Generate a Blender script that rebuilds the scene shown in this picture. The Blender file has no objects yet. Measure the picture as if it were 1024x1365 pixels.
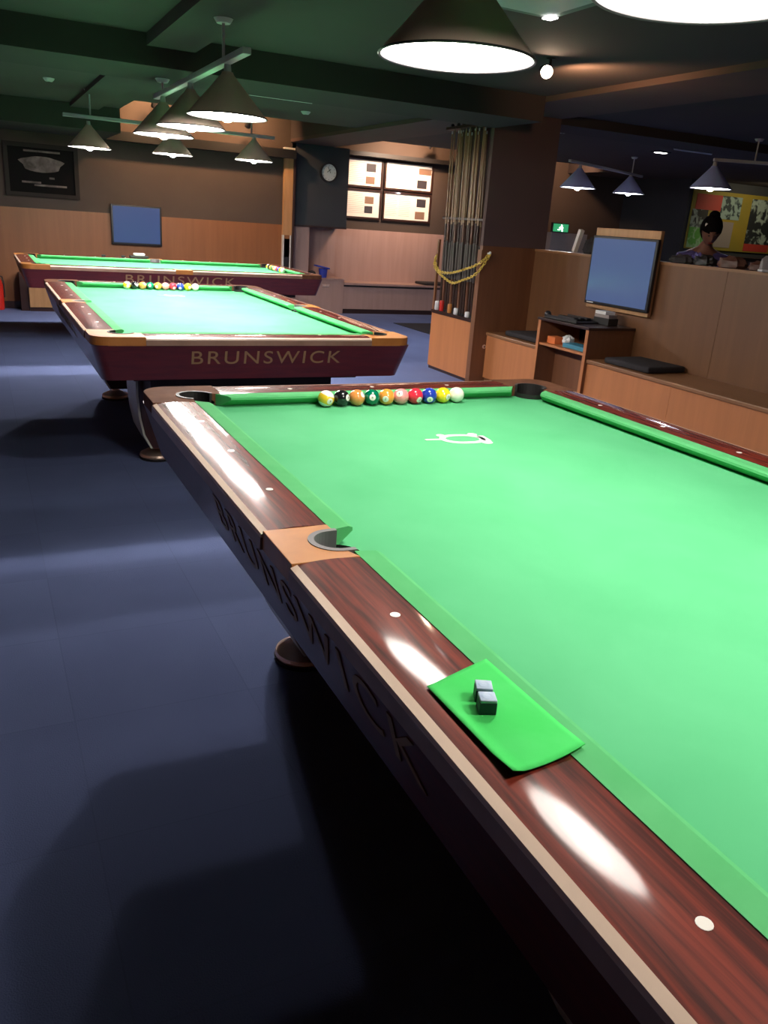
import bpy, bmesh, math, random
from mathutils import Vector, Matrix
random.seed(7)
C = bpy.context.scene.collection
PI = math.pi

# ------------------------------------------------------------------ helpers
def link(o, parent=None):
    C.objects.link(o)
    if parent: o.parent = parent
    return o

def tag(o, label=None, cat=None, group=None, kind=None):
    if label: o['label'] = label
    if cat: o['category'] = cat
    if group: o['group'] = group
    if kind: o['kind'] = kind
    return o

def thing(name, label, cat, loc=(0, 0, 0), rz=0.0, group=None):
    o = bpy.data.objects.new(name, None)
    o.empty_display_size = 0.05
    C.objects.link(o)
    o.location = loc
    o.rotation_euler = (0, 0, rz)
    return tag(o, label, cat, group)

def copy_tree(o, parent=None):
    c = o.copy(); C.objects.link(c); c.parent = parent
    for ch in list(o.children):
        copy_tree(ch, c)
    return c

class MB:
    def __init__(self): self.bm = bmesh.new()
    def box(self, a, b, bev=0.0, rz=0.0, rot=None):
        bm = self.bm
        cx = [(a[i] + b[i]) / 2 for i in range(3)]; s = [abs(b[i] - a[i]) for i in range(3)]
        R = rot if rot is not None else Matrix.Rotation(rz, 4, 'Z')
        M = Matrix.Translation(cx) @ R @ Matrix.Diagonal((s[0], s[1], s[2], 1))
        r = bmesh.ops.create_cube(bm, size=1.0, matrix=M)
        if bev > 0:
            es = set()
            for v in r['verts']:
                for e in v.link_edges: es.add(e)
            bmesh.ops.bevel(bm, geom=list(es), offset=bev, segments=3, affect='EDGES', profile=0.5)
        return self
    def cyl(self, p0, p1, r0, r1=None, seg=24, cap=True):
        if r1 is None: r1 = r0
        p0 = Vector(p0); p1 = Vector(p1); d = p1 - p0
        q = Vector((0, 0, 1)).rotation_difference(d.normalized()).to_matrix().to_4x4()
        M = Matrix.Translation((p0 + p1) / 2) @ q
        bmesh.ops.create_cone(self.bm, cap_ends=cap, segments=seg, radius1=r0, radius2=r1, depth=d.length, matrix=M)
        return self
    def sphere(self, c, r, scale=(1, 1, 1), seg=24, rot=None):
        M = Matrix.Translation(c) @ (rot or Matrix.Identity(4)) @ Matrix.Diagonal((r * scale[0], r * scale[1], r * scale[2], 1))
        bmesh.ops.create_uvsphere(self.bm, u_segments=seg, v_segments=max(8, seg // 2), radius=1.0, matrix=M)
        return self
    def lathe(self, prof, seg=48, loc=(0, 0, 0), closed=False):
        bm = self.bm; rings = []
        for r, z in prof:
            if r < 1e-6:
                rings.append([bm.verts.new((loc[0], loc[1], loc[2] + z))])
            else:
                rings.append([bm.verts.new((loc[0] + r * math.cos(2 * PI * k / seg), loc[1] + r * math.sin(2 * PI * k / seg), loc[2] + z)) for k in range(seg)])
        n = len(rings)
        for i in range(n if closed else n - 1):
            A = rings[i]; B = rings[(i + 1) % n]
            for k in range(seg):
                k2 = (k + 1) % seg
                if len(A) == 1 and len(B) == 1: continue
                if len(A) == 1: f = [A[0], B[k2], B[k]]
                elif len(B) == 1: f = [A[k], A[k2], B[0]]
                else: f = [A[k], A[k2], B[k2], B[k]]
                try: bm.faces.new(f)
                except ValueError: pass
        return self
    def prism(self, poly, z0, z1):
        bm = self.bm
        lo = [bm.verts.new((x, y, z0)) for x, y in poly]
        hi = [bm.verts.new((x, y, z1)) for x, y in poly]
        n = len(poly)
        bm.faces.new(lo[::-1]); bm.faces.new(hi)
        for i in range(n):
            j = (i + 1) % n
            bm.faces.new((lo[i], lo[j], hi[j], hi[i]))
        return self
    def loft(self, rings, closed_path=False, caps=True):
        """rings: list of lists of 3-D points (closed profiles)"""
        bm = self.bm
        R = [[bm.verts.new(p) for p in r] for r in rings]
        n = len(R); m = len(R[0])
        for i in range(n if closed_path else n - 1):
            A = R[i]; B = R[(i + 1) % n]
            for k in range(m):
                k2 = (k + 1) % m
                bm.faces.new((A[k], A[k2], B[k2], B[k]))
        if caps and not closed_path:
            bm.faces.new(R[0][::-1]); bm.faces.new(R[-1])
        return self
    def tube(self, pts, r, seg=10):
        pts = [Vector(p) for p in pts]; rings = []
        for i, p in enumerate(pts):
            a = pts[max(i - 1, 0)]; b = pts[min(i + 1, len(pts) - 1)]
            d = (b - a).normalized()
            up = Vector((0, 0, 1)) if abs(d.z) < 0.95 else Vector((1, 0, 0))
            s = d.cross(up).normalized(); t = s.cross(d)
            rr = r[i] if isinstance(r, (list, tuple)) else r
            rings.append([p + (s * math.cos(2 * PI * k / seg) + t * math.sin(2 * PI * k / seg)) * rr for k in range(seg)])
        return self.loft(rings)
    def torus(self, M, R, r, sx=1.0, seg=14, sub=6):
        rings = []
        for i in range(seg):
            a = 2 * PI * i / seg
            ring = []
            for k in range(sub):
                b = 2 * PI * k / sub
                x = (R + r * math.cos(b)) * math.cos(a) * sx
                y = (R + r * math.cos(b)) * math.sin(a)
                ring.append(M @ Vector((x, y, r * math.sin(b))))
            rings.append(ring)
        return self.loft(rings, closed_path=True)
    def build(self, name, mat, parent=None, smooth=False, loc=None, rot=None, bevel=0.0):
        bm = self.bm
        bmesh.ops.recalc_face_normals(bm, faces=bm.faces)
        me = bpy.data.meshes.new(name); bm.to_mesh(me); bm.free()
        mats = mat if isinstance(mat, (list, tuple)) else [mat]
        for m_ in mats: me.materials.append(m_)
        if smooth:
            for p in me.polygons: p.use_smooth = True
            me.set_sharp_from_angle(angle=math.radians(38)) if hasattr(me, 'set_sharp_from_angle') else None
        o = bpy.data.objects.new(name, me)
        link(o, parent)
        if loc: o.location = loc
        if rot: o.rotation_euler = rot
        if bevel > 0:
            b = o.modifiers.new('bevel', 'BEVEL'); b.width = bevel; b.segments = 2; b.limit_method = 'ANGLE'
        return o

def text_mesh(name, s, size, mat, parent, M, depth=0.001, sx=1.0, spacing=1.0, bold=0.0):
    cu = bpy.data.curves.new(name, 'FONT'); cu.body = s; cu.size = size
    cu.align_x = 'CENTER'; cu.align_y = 'CENTER'; cu.extrude = depth; cu.space_character = spacing; cu.offset = bold
    t = bpy.data.objects.new(name, cu); C.objects.link(t)
    dg = bpy.context.evaluated_depsgraph_get()
    me = bpy.data.meshes.new_from_object(t.evaluated_get(dg))
    C.objects.unlink(t); bpy.data.objects.remove(t)
    me.transform(M @ Matrix.Diagonal((sx, 1, 1, 1)))
    me.materials.clear(); me.materials.append(mat)
    o = bpy.data.objects.new(name, me); link(o, parent)
    return o

# ------------------------------------------------------------------ materials
def mat(name, col, rough=0.5, metal=0.0, col2=None, nscale=8.0, stretch=(1, 1, 1), bump=0.0, bscale=60.0,
        emit=None, estr=0.0, coat=0.0, spec=0.5, detail=6.0, trans=0.0, mixpos=(0.35, 0.65), croughness=0.05):
    m = bpy.data.materials.new(name); m.use_nodes = True
    nt = m.node_tree; N = nt.nodes; L = nt.links
    b = N['Principled BSDF']
    b.inputs['Base Color'].default_value = (*col, 1); b.inputs['Roughness'].default_value = rough
    b.inputs['Metallic'].default_value = metal
    b.inputs['Specular IOR Level'].default_value = spec
    b.inputs['Coat Weight'].default_value = coat; b.inputs['Coat Roughness'].default_value = croughness
    if trans: b.inputs['Transmission Weight'].default_value = trans
    if emit:
        b.inputs['Emission Color'].default_value = (*emit, 1); b.inputs['Emission Strength'].default_value = estr
    tc = mp = None
    if col2 or bump:
        tc = N.new('ShaderNodeTexCoord'); mp = N.new('ShaderNodeMapping')
        mp.inputs['Scale'].default_value = stretch
        L.new(tc.outputs['Object'], mp.inputs['Vector'])
    if col2:
        n = N.new('ShaderNodeTexNoise'); n.inputs['Scale'].default_value = nscale; n.inputs['Detail'].default_value = detail
        n.inputs['Distortion'].default_value = 0.4
        r = N.new('ShaderNodeValToRGB')
        r.color_ramp.elements[0].color = (*col, 1); r.color_ramp.elements[1].color = (*col2, 1)
        r.color_ramp.elements[0].position = mixpos[0]; r.color_ramp.elements[1].position = mixpos[1]
        L.new(mp.outputs['Vector'], n.inputs['Vector']); L.new(n.outputs['Fac'], r.inputs['Fac'])
        L.new(r.outputs['Color'], b.inputs['Base Color'])
    if bump:
        n2 = N.new('ShaderNodeTexNoise'); n2.inputs['Scale'].default_value = bscale; n2.inputs['Detail'].default_value = 4
        bp = N.new('ShaderNodeBump'); bp.inputs['Strength'].default_value = bump; bp.inputs['Distance'].default_value = 0.01
        L.new(mp.outputs['Vector'], n2.inputs['Vector']); L.new(n2.outputs['Fac'], bp.inputs['Height']); L.new(bp.outputs['Normal'], b.inputs['Normal'])
    return m

M = {}
M['felt'] = mat('green_felt', (0.085, 0.41, 0.175), 0.9, col2=(0.11, 0.47, 0.215), nscale=3.5, bump=0.04, bscale=900, spec=0.1, mixpos=(.3, .8))
M['cushion'] = mat('cushion_cloth', (0.090, 0.42, 0.15), 0.9, col2=(0.11, 0.46, 0.175), nscale=9, bump=0.04, bscale=900, spec=0.1)
M['mahog_x'] = mat('mahogany_long_grain', (0.20, 0.028, 0.015), 0.5, col2=(0.055, 0.011, 0.008), nscale=7, stretch=(0.7, 11, 11), coat=0.9, croughness=0.09, detail=9, spec=.1)
M['mahog_y'] = mat('mahogany_cross_grain', (0.20, 0.028, 0.015), 0.5, col2=(0.055, 0.011, 0.008), nscale=7, stretch=(11, 0.7, 11), coat=0.9, croughness=0.09, detail=9, spec=.1)
M['apron'] = mat('apron_mahogany', (0.115, 0.009, 0.008), 0.40, col2=(0.075, 0.006, 0.006), nscale=5, stretch=(1, 1, 9), coat=0.35, croughness=0.2)
M['trim'] = mat('cream_edge_trim', (0.88, 0.68, 0.54), 0.40, metal=0.05, col2=(0.80, 0.61, 0.48), nscale=4)
M['trim_low'] = mat('brown_edge_lip', (0.34, 0.20, 0.14), 0.45, metal=0.1, col2=(0.26, 0.15, 0.10), nscale=9)
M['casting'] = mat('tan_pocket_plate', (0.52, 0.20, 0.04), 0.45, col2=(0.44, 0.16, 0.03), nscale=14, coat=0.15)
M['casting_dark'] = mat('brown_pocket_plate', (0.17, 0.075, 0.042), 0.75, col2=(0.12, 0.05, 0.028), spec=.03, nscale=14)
M['liner'] = mat('grey_pocket_liner', (0.16, 0.155, 0.16), 0.45)
M['pocket'] = mat('black_rubber_pocket', (0.010, 0.009, 0.009), 0.6)
M['sight'] = mat('mother_of_pearl', (0.85, 0.82, 0.76), 0.2)
M['gold'] = mat('tan_lettering', (0.30, 0.185, 0.085), 0.6, metal=0.0)
M['legwood'] = mat('dark_leg_veneer', (0.060, 0.018, 0.014), 0.35, col2=(0.035, 0.012, 0.010), nscale=6, stretch=(8, 8, 1), coat=0.3)
M['legface'] = mat('pale_leg_panel', (0.60, 0.60, 0.50), 0.4, col2=(0.54, 0.53, 0.44), nscale=3)
M['under'] = mat('black_underframe', (0.018, 0.012, 0.012), 0.6)
M['chrome'] = mat('brassy_chrome', (0.90, 0.68, 0.56), 0.38, metal=0.75)
M['rubber'] = mat('black_rubber', (0.012, 0.012, 0.014), 0.7)
M['wallup'] = mat('taupe_wall_paint', (0.072, 0.050, 0.040), 0.85, col2=(0.064, 0.044, 0.036), nscale=2, bump=0.1, bscale=120)
M['wains'] = mat('orange_plywood_panel', (0.25, 0.095, 0.032), 0.5, col2=(0.22, 0.082, 0.027), nscale=3, stretch=(5, 5, .35), detail=8)
M['wains_part'] = mat('brown_beech_partition', (0.185, 0.080, 0.031), 0.5, col2=(0.16, 0.068, 0.026), nscale=3, stretch=(5, 5, .35), detail=8)
M['wains_pale'] = mat('pale_beech_panel', (0.42, 0.27, 0.235), 0.5, col2=(0.38, 0.24, 0.21), nscale=3, stretch=(5, 5, .35), detail=8)
M['wains_dark'] = mat('brown_plywood_panel', (0.21, 0.085, 0.036), 0.5, col2=(0.18, 0.07, 0.03), nscale=3, stretch=(5, 5, .35), detail=8)
M['bench'] = mat('beech_bench_front', (0.54, 0.205, 0.075), 0.45, col2=(0.48, 0.18, 0.065), nscale=3, stretch=(5, 5, .35), detail=8)
M['benchtop'] = mat('beech_bench_top', (0.30, 0.14, 0.06), 0.4, col2=(0.26, 0.12, 0.05), nscale=4, stretch=(4, .4, 4), detail=8)
M['colpaint'] = mat('dark_brown_column_paint', (0.115, 0.066, 0.060), 0.85, col2=(0.10, 0.058, 0.054), nscale=2, bump=0.1, bscale=120)
M['slate'] = mat('slate_grey_paint', (0.045, 0.050, 0.060), 0.8, col2=(0.040, 0.045, 0.054), nscale=2)
M['ceil'] = mat('dark_ceiling_paint', (0.072, 0.052, 0.050), 0.9, col2=(0.064, 0.046, 0.044), nscale=1.5)
M['ceil_dark'] = mat('beam_paint', (0.050, 0.038, 0.036), 0.9, col2=(0.044, 0.034, 0.032), nscale=1.5)
M['duct'] = mat('grey_duct_paint', (0.17, 0.20, 0.18), 0.7)
M['black'] = mat('black_plastic', (0.015, 0.014, 0.015), 0.45)
M['dark'] = mat('dark_fabric', (0.022, 0.020, 0.023), 0.9, col2=(0.03, 0.026, 0.03), nscale=20, bump=0.2)
M['shade'] = mat('dark_olive_shade', (0.66, 0.50, 0.40), 0.5, col2=(0.60, 0.46, 0.36), nscale=3)
M['shade_in'] = mat('white_enamel', (0.85, 0.84, 0.8), 0.5)
M['shade_blue'] = mat('slate_blue_shade', (0.40, 0.44, 0.80), 0.5)
M['bar'] = mat('grey_painted_bar', (0.58, 0.58, 0.56), 0.45)
M['glow'] = mat('lit_diffuser', (0.9, 0.9, 0.88), 0.5, emit=(1.0, 0.93, 0.86), estr=12.0)
M['glow_blue'] = mat('lit_diffuser_cool', (0.9, 0.9, 0.95), 0.5, emit=(0.80, 0.84, 1.0), estr=9.0)
M['glow_b'] = mat('lit_diffuser_bright', (0.9, 0.9, 0.88), 0.5, emit=(1.0, 0.93, 0.88), estr=32.0)
M['bulb_a'] = mat('lit_bulb', (0.9, 0.9, 0.88), 0.5, emit=(1.0, 0.92, 0.84), estr=455.0)
M['bulb_b'] = mat('lit_bulb_bright', (0.9, 0.9, 0.88), 0.5, emit=(1.0, 0.92, 0.86), estr=1550.0)
M['bulb_c'] = mat('lit_bulb_cool', (0.9, 0.9, 0.88), 0.5, emit=(0.85, 0.87, 1.0), estr=380.0)
M['glow_warm'] = mat('lit_halogen_bulb', (1, .8, .6), 0.5, emit=(1.0, 0.72, 0.50), estr=90.0)
M['glow_white'] = mat('lit_white', (1, 1, 1), 0.5, emit=(1.0, 0.95, 0.95), estr=6.0)  # downlight lens, sign figure and the painted reflection on the cassette
M['screen'] = mat('blue_screen_glass', (0.045, 0.075, 0.17), 0.14, emit=(0.11, 0.16, 0.33), estr=0.32)
M['screen_dim'] = mat('dim_blue_screen_glass', (0.03, 0.05, 0.13), 0.2, emit=(0.07, 0.12, 0.34), estr=0.22)
M['white'] = mat('white_plastic', (0.80, 0.80, 0.78), 0.4)
M['paper'] = mat('white_paper', (0.86, 0.80, 0.74), 0.7)
M['ink'] = mat('dark_print', (0.035, 0.030, 0.04), 0.6)
M['inkpale'] = mat('faint_text_print', (0.55, 0.50, 0.47), 0.7)
M['brownprint'] = mat('brown_photo_print', (0.22, 0.13, 0.09), 0.6)
M['frame'] = mat('dark_wood_frame', (0.035, 0.014, 0.010), 0.35, coat=0.3)
M['tanwood'] = mat('tan_wood', (0.50, 0.27, 0.12), 0.45, col2=(0.42, 0.22, 0.095), nscale=5, stretch=(5, 5, .5))
M['yellow'] = mat('yellow_chain_plastic', (0.72, 0.52, 0.09), 0.4)
M['chalkblue'] = mat('chalk_grey_blue', (0.50, 0.60, 0.72), 0.9, col2=(0.36, 0.48, 0.64), nscale=80)
M['chalklabel'] = mat('chalk_dark_label', (0.012, 0.018, 0.04), 0.5)
M['clothpiece'] = mat('bright_green_cloth', (0.060, 0.60, 0.12), 0.9, col2=(0.08, 0.64, 0.15), nscale=12, bump=0.04, bscale=900, spec=0.1)
M['orange'] = mat('orange_card', (0.85, 0.22, 0.06), 0.5)
M['teal'] = mat('teal_blue_card', (0.05, 0.24, 0.36), 0.5)
M['blue'] = mat('blue_plastic', (0.03, 0.05, 0.38), 0.4)
M['red'] = mat('red_enamel', (0.65, 0.03, 0.02), 0.3)
M['green_sign'] = mat('lit_green_sign', (0.02, 0.25, 0.10), 0.5, emit=(0.05, 0.45, 0.18), estr=0.45)
M['poster_y'] = mat('yellow_poster_board', (0.36, 0.26, 0.03), 0.6, col2=(0.24, 0.22, 0.04), nscale=1.2)
M['print_g'] = mat('green_print', (0.12, 0.42, 0.08), 0.6, col2=(0.35, 0.6, 0.35), nscale=9, mixpos=(.45, .55))
M['print_r'] = mat('red_print', (0.45, 0.05, 0.04), 0.6)
M['print_c'] = mat('grey_teal_print', (0.28, 0.40, 0.38), 0.6, col2=(0.03, 0.05, 0.06), nscale=9, mixpos=(.5, .56))
M['print_k'] = mat('dark_collage_print', (0.02, 0.025, 0.03), 0.6, col2=(0.35, 0.45, 0.42), nscale=8, mixpos=(.5, .6))
M['skin'] = mat('skin', (0.22, 0.10, 0.065), 0.6)
M['hair'] = mat('black_hair', (0.007, 0.006, 0.007), 0.9, spec=.05, bump=0.3, bscale=90)
M['shirt'] = mat('purple_blue_shirt', (0.05, 0.04, 0.20), 0.8, col2=(0.16, 0.14, 0.42), nscale=7)
M['trousers'] = mat('black_trousers', (0.02, 0.02, 0.025), 0.8)
M['brownleather'] = mat('brown_leather', (0.12, 0.05, 0.03), 0.5, col2=(0.07, 0.03, 0.02), nscale=8)
M['greycloth'] = mat('grey_cloth', (0.30, 0.26, 0.25), 0.8)
M['art'] = mat('dark_picture_ground', (0.008, 0.007, 0.007), 0.9, spec=.1)
M['artgrey'] = mat('grey_picture_shape', (0.20, 0.16, 0.15), 0.9, col2=(0.08, 0.065, 0.06), spec=.1, nscale=9)
M['cueshaft'] = mat('maple_shaft', (0.36, 0.22, 0.115), 0.35, col2=(0.28, 0.165, 0.085), nscale=5)
M['cuebutt'] = mat('dark_cue_butt', (0.045, 0.025, 0.02), 0.25, coat=0.4)
M['cuebutt2'] = mat('brown_cue_butt', (0.16, 0.07, 0.04), 0.25, coat=0.4)
M['wrap'] = mat('grey_cue_wrap', (0.10, 0.085, 0.075), 0.7)
M['artframe'] = mat('dull_black_frame', (0.03, 0.024, 0.022), 0.8, spec=.15)
M['clockdial'] = mat('pale_clock_dial', (0.62, 0.68, 0.70), 0.5)
M['mat'] = mat('dark_grey_mat', (0.02, 0.022, 0.032), 0.9)

# carpet: blue loop pile in faint tiles
def carpet():
    m = bpy.data.materials.new('blue_carpet'); m.use_nodes = True
    nt = m.node_tree; N = nt.nodes; L = nt.links; b = N['Principled BSDF']
    tc = N.new('ShaderNodeTexCoord')
    n = N.new('ShaderNodeTexNoise'); n.inputs['Scale'].default_value = 2.2; n.inputs['Detail'].default_value = 8
    n2 = N.new('ShaderNodeTexNoise'); n2.inputs['Scale'].default_value = 260; n2.inputs['Detail'].default_value = 3
    mix = N.new('ShaderNodeMix'); mix.data_type = 'RGBA'
    mix.inputs[6].default_value = (0.150, 0.195, 0.40, 1); mix.inputs[7].default_value = (0.20, 0.255, 0.50, 1)
    L.new(tc.outputs['Object'], n.inputs['Vector']); L.new(tc.outputs['Object'], n2.inputs['Vector'])
    ad = N.new('ShaderNodeMath'); ad.operation = 'MULTIPLY'
    L.new(n.outputs['Fac'], ad.inputs[0]); ad.inputs[1].default_value = 1.0
    L.new(ad.outputs[0], mix.inputs[0])
    br = N.new('ShaderNodeTexBrick'); br.offset = 0; br.inputs['Scale'].default_value = 1.0
    br.inputs['Brick Width'].default_value = 0.5; br.inputs['Row Height'].default_value = 0.5; br.inputs['Mortar Size'].default_value = 0.002
    br.inputs['Color1'].default_value = (1, 1, 1, 1); br.inputs['Color2'].default_value = (0.90, 0.90, 0.92, 1); br.inputs['Mortar'].default_value = (.85, .85, .85, 1)
    L.new(tc.outputs['Object'], br.inputs['Vector'])
    mul = N.new('ShaderNodeMix'); mul.data_type = 'RGBA'; mul.blend_type = 'MULTIPLY'; mul.inputs[0].default_value = 1.0
    L.new(mix.outputs[2], mul.inputs[6]); L.new(br.outputs['Color'], mul.inputs[7]); L.new(mul.outputs[2], b.inputs['Base Color'])
    b.inputs['Roughness'].default_value = 0.95; b.inputs['Specular IOR Level'].default_value = 0.15
    bp = N.new('ShaderNodeBump'); bp.inputs['Strength'].default_value = 0.35; bp.inputs['Distance'].default_value = 0.004
    L.new(n2.outputs['Fac'], bp.inputs['Height']); L.new(bp.outputs['Normal'], b.inputs['Normal'])
    return m
M['carpet'] = carpet()

# ------------------------------------------------------------------ room shell
CEIL = 2.37
def struct(name, a, b, m, bev=0.0, kind='structure'):
    o = MB().box(a, b).build(name, m, bevel=bev); o['kind'] = kind
    return o
X0, X1, Y0 = -3.2, 14.6, -5.4
struct('floor', (X0, Y0, -0.1), (X1, 10.0, 0), M['carpet'])
WT = 2.84
cm = MB()
for a, b in (((X0, Y0, CEIL), (X1, 6.9, 2.80)), ((X0, 6.9, CEIL), (.95, 10, 2.80)), ((3.43, 6.9, CEIL), (4.11, 10, 2.80)), ((4.11, 6.9, CEIL), (X1, 8.0, 2.80)), ((8.6, 8.0, CEIL), (X1, 10, 2.80)), ((X0, Y0, 2.80), (X1, 10, 2.92))):
    cm.box(a, b)
cm = cm.build('ceiling', M['ceil']); cm['kind'] = 'structure'
def two_tone(name, a, b, up, low, cut=1.235, lip=0.012, axis='y', side=-1):
    """wall box with the wainscot as a thin panel standing proud of the upper paint"""
    root = struct(name, a, b, up)
    w = MB()
    if axis == 'y':
        yy = a[1] if side < 0 else b[1]
        w.box((a[0], min(yy, yy + side * lip), 0.09), (b[0], max(yy, yy + side * lip), cut))
    else:
        xx = a[0] if side < 0 else b[0]
        w.box((min(xx, xx + side * lip), a[1], 0.09), (max(xx, xx + side * lip), b[1], cut))
    w.build('wainscot_panel', low, root)
    s = MB()
    if axis == 'y': s.box((a[0], min(yy, yy + side * (lip + .004)), 0.0), (b[0], max(yy, yy + side * (lip + .004)), 0.09))
    else: s.box((min(xx, xx + side * (lip + .004)), a[1], 0), (max(xx, xx + side * (lip + .004)), b[1], 0.09))
    s.build('baseboard', M['frame'], root)
    return root
two_tone('wall_back', (X0, 9.16, 0), (3.46, 9.9, WT - .05), M['wallup'], M['wains'])
two_tone('wall_alcove', (3.46, 9.66, 0), (9.9, 9.9, WT - .05), M['wallup'], M['wains_pale'])
two_tone('wall_left', (X0 - .12, Y0, 0), (X0, 9.9, WT - .05), M['wallup'], M['wains'], axis='x', side=1)
two_tone('wall_front', (X0, Y0 - .12, 0), (X1, Y0, CEIL), M['wallup'], M['wains'], side=1)
two_tone('wall_right', (X1, Y0, 0), (X1 + .12, 8.1, CEIL), M['wallup'], M['wains'], axis='x', side=-1)
struct('wall_far_right', (9.9, 8.1, 0), (X1, 9.9, CEIL), M['slate'])
# beams
struct('ceiling_beam_cross', (X0, 3.2, 2.19), (3.43, 3.9, CEIL), M['ceil_dark'])
struct('ceiling_bulkhead', (X0, 7.85, 2.12), (.95, 9.16, CEIL), M['ceil_dark'])
struct('ceiling_beam_cross_right', (4.11, 3.9, 2.29), (X1, 4.42, CEIL), M['ceil_dark'])
struct('ceiling_beam_long', (3.43, Y0, 2.33), (4.11, 9.66, CEIL), M['colpaint'])
struct('ceiling_duct', (0.42, Y0, 2.30), (0.72, 3.2, CEIL), M['ceil'])
struct('ceiling_duct_far', (0.42, 3.9, 2.33), (0.72, 7.85, CEIL), M['ceil'])
# pelmet (light ledge) along the back wall
for nm, a, b in (('trim_1', (0.95, 8.98, 2.11), (3.46, 9.16, 2.22)), ('trim_2', (4.40, 9.50, 2.28), (7.85, 9.66, 2.34))):
    struct(nm, a, b, M['black'])
# column with niche for the cue rack
col = MB()
col.box((3.60, 3.89, 1.235), (4.11, 4.74, 2.33)); col.box((3.43, 3.89, 1.235), (3.60, 3.935, 2.33))
c_ = col.build('column', M['colpaint']); c_['kind'] = 'structure'
cw = MB(); cw.box((3.60, 3.885, 0), (4.105, 4.74, 1.235)); cw.box((3.432, 3.885, 0), (3.60, 3.935, 1.235))
cw.build('wainscot_panel', M['wains_dark'], c_)
cf = MB(); cf.box((3.424, 3.884, 0.0), (3.445, 3.95, 1.20)); cf.build('corner_post', M['wains_dark'], c_)
# partition (half-height wall) with panel seams
pt = MB()
y = -4.9
edges = [-4.9, -3.9, -2.6, -0.8, 0.28, 1.62, 2.75, 3.885]
for a_, b_ in zip(edges[:-1], edges[1:]):
    pt.box((4.0, a_ + .0015, 0), (4.14, b_ - .0015, 1.215))
p_ = pt.build('wall_partition', M['wains_part']); p_['kind'] = 'structure'
MB().box((3.992, -4.9, 1.215), (4.15, 3.885, 1.235)).build('cap_rail', M['benchtop'], p_)
# beam casings behind column in the other room
struct('wall_stub_back', (7.86, 8.9, 0), (8.6, 9.66, 1.40), M['greycloth'])

# ------------------------------------------------------------------ alcove joinery
ub = thing('wall_cupboard', 'slate grey box cupboard carrying the round clock, left of the framed sheets', 'cupboard', (3.95, 9.43, 1.24))
MB().box((-.42, -.225, 0), (.40, .23, 1.09)).build('carcass', M['slate'], ub, bevel=0.004)
MB().box((-.42, -.235, -.012), (.40, .23, .012)).build('bottom_board', M['frame'], ub)
lc = thing('low_cabinet', 'pale beech low cabinet with recessed back panel below the slate cupboard', 'cabinet', (3.95, 9.43, 0))
MB().box((-.42, -.22, 0), (.41, .205, .50)).build('carcass', M['wains_pale'], lc, bevel=0.003)
MB().box((-.42, -.24, .495), (.41, .205, .515)).build('worktop', M['wains_pale'], lc)
MB().box((-.42, -.20, .515), (-.17, .205, 1.225)).build('side_panel', M['wains_pale'], lc)
MB().box((-.17, .18, .515), (.41, .205, 1.225)).build('back_panel', M['wains_pale'], lc)
h = MB(); h.box((.06, -.232, .39), (.17, -.218, .43)); h.cyl((.115, -.24, .41), (.115, -.255, .41), .012); h.build('handle', M['chrome'], lc)

bt = thing('alcove_bench', 'pale beech bench with painted shade strip below the seat, under the framed sheets', 'bench', (5.6, 9.42, 0))
MB().box((-1.24, -.20, 0.07), (2.25, .22, .43)).build('front', M['wains_pale'], bt)
MB().box((-1.24, -.235, .43), (2.25, .22, .46)).build('seat_board', M['wains_pale'], bt, bevel=.003)
MB().box((-1.24, -.215, .405), (2.25, -.20, .43)).build('painted_shadow_gap', M['black'], bt)  # black strip stands in for the shade under the seat board
MB().box((-1.24, -.18, 0), (2.25, .22, .07)).build('plinth', M['frame'], bt)
cu = MB().box((5.78, 9.24, .461), (6.9, 9.60, .50), bev=.012).build('seat_cushion', M['dark'], smooth=True)
tag(cu, 'thin black seat cushion on the pale alcove bench beside the cue rack', 'cushion')
rg = MB().box((4.72, 6.95, 0.0), (7.4, 8.15, .006)).build('floor_mat', M['mat']); tag(rg, 'dark grey floor mat lying on blue carpet before the alcove bench', 'mat')

# blue item on cabinet
bl = thing('blue_bin', 'small blue plastic bin with open lid on the pale low cabinet', 'bin', (4.06, 9.33, .516))
MB().lathe([(0, 0), (.055, 0), (.07, .13), (.066, .13), (.05, .01), (0, .01)], 20).build('body', M['blue'], bl, smooth=True)
MB().box((-.13, -.06, .14), (.09, .07, .165), bev=.008, rot=Matrix.Rotation(.18, 4, 'Y')).build('lid', M['blue'], bl, smooth=True)
db = MB().sphere((3.87, 9.30, .566), .05, (1.2, .9, 1)).build('black_pouch', M['dark'], smooth=True); tag(db, 'small black pouch left of the blue bin on the low cabinet', 'pouch')

# wall clock
ck = thing('wall_clock', 'round wall clock with grey dial and black rim on slate cupboard', 'clock', (4.03, 9.203, 1.985))
R90 = Matrix.Rotation(PI / 2, 4, 'X')
def disc(name, r, y0, y1, m, par, ring=None):
    b = MB()
    if ring: 
        prof = [(ring, 0), (r, 0), (r, y1), (ring, y1)]
        b.lathe(prof, 40, closed=True)
    else: b.lathe([(0, y0), (r, y0), (r, y1), (0, y1)], 40)
    bmesh.ops.transform(b.bm, matrix=R90, verts=b.bm.verts)
    return b.build(name, m, par, smooth=True)
disc('rim', .135, 0, .035, M['black'], ck, ring=.112)
disc('dial', .115, 0, .02, M['clockdial'], ck)
for k in range(12):
    a = k * PI / 6
    MB().box((.092 * math.sin(a) - .004, -.024, .092 * math.cos(a) - .004), (.092 * math.sin(a) + .004, -.021, .092 * math.cos(a) + .004)).build('hour_mark', M['ink'], ck)
MB().box((-.004, -.026, -.01), (.004, -.023, .06), rot=Matrix.Rotation(.9, 4, 'Y')).build('hour_hand', M['ink'], ck)
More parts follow.
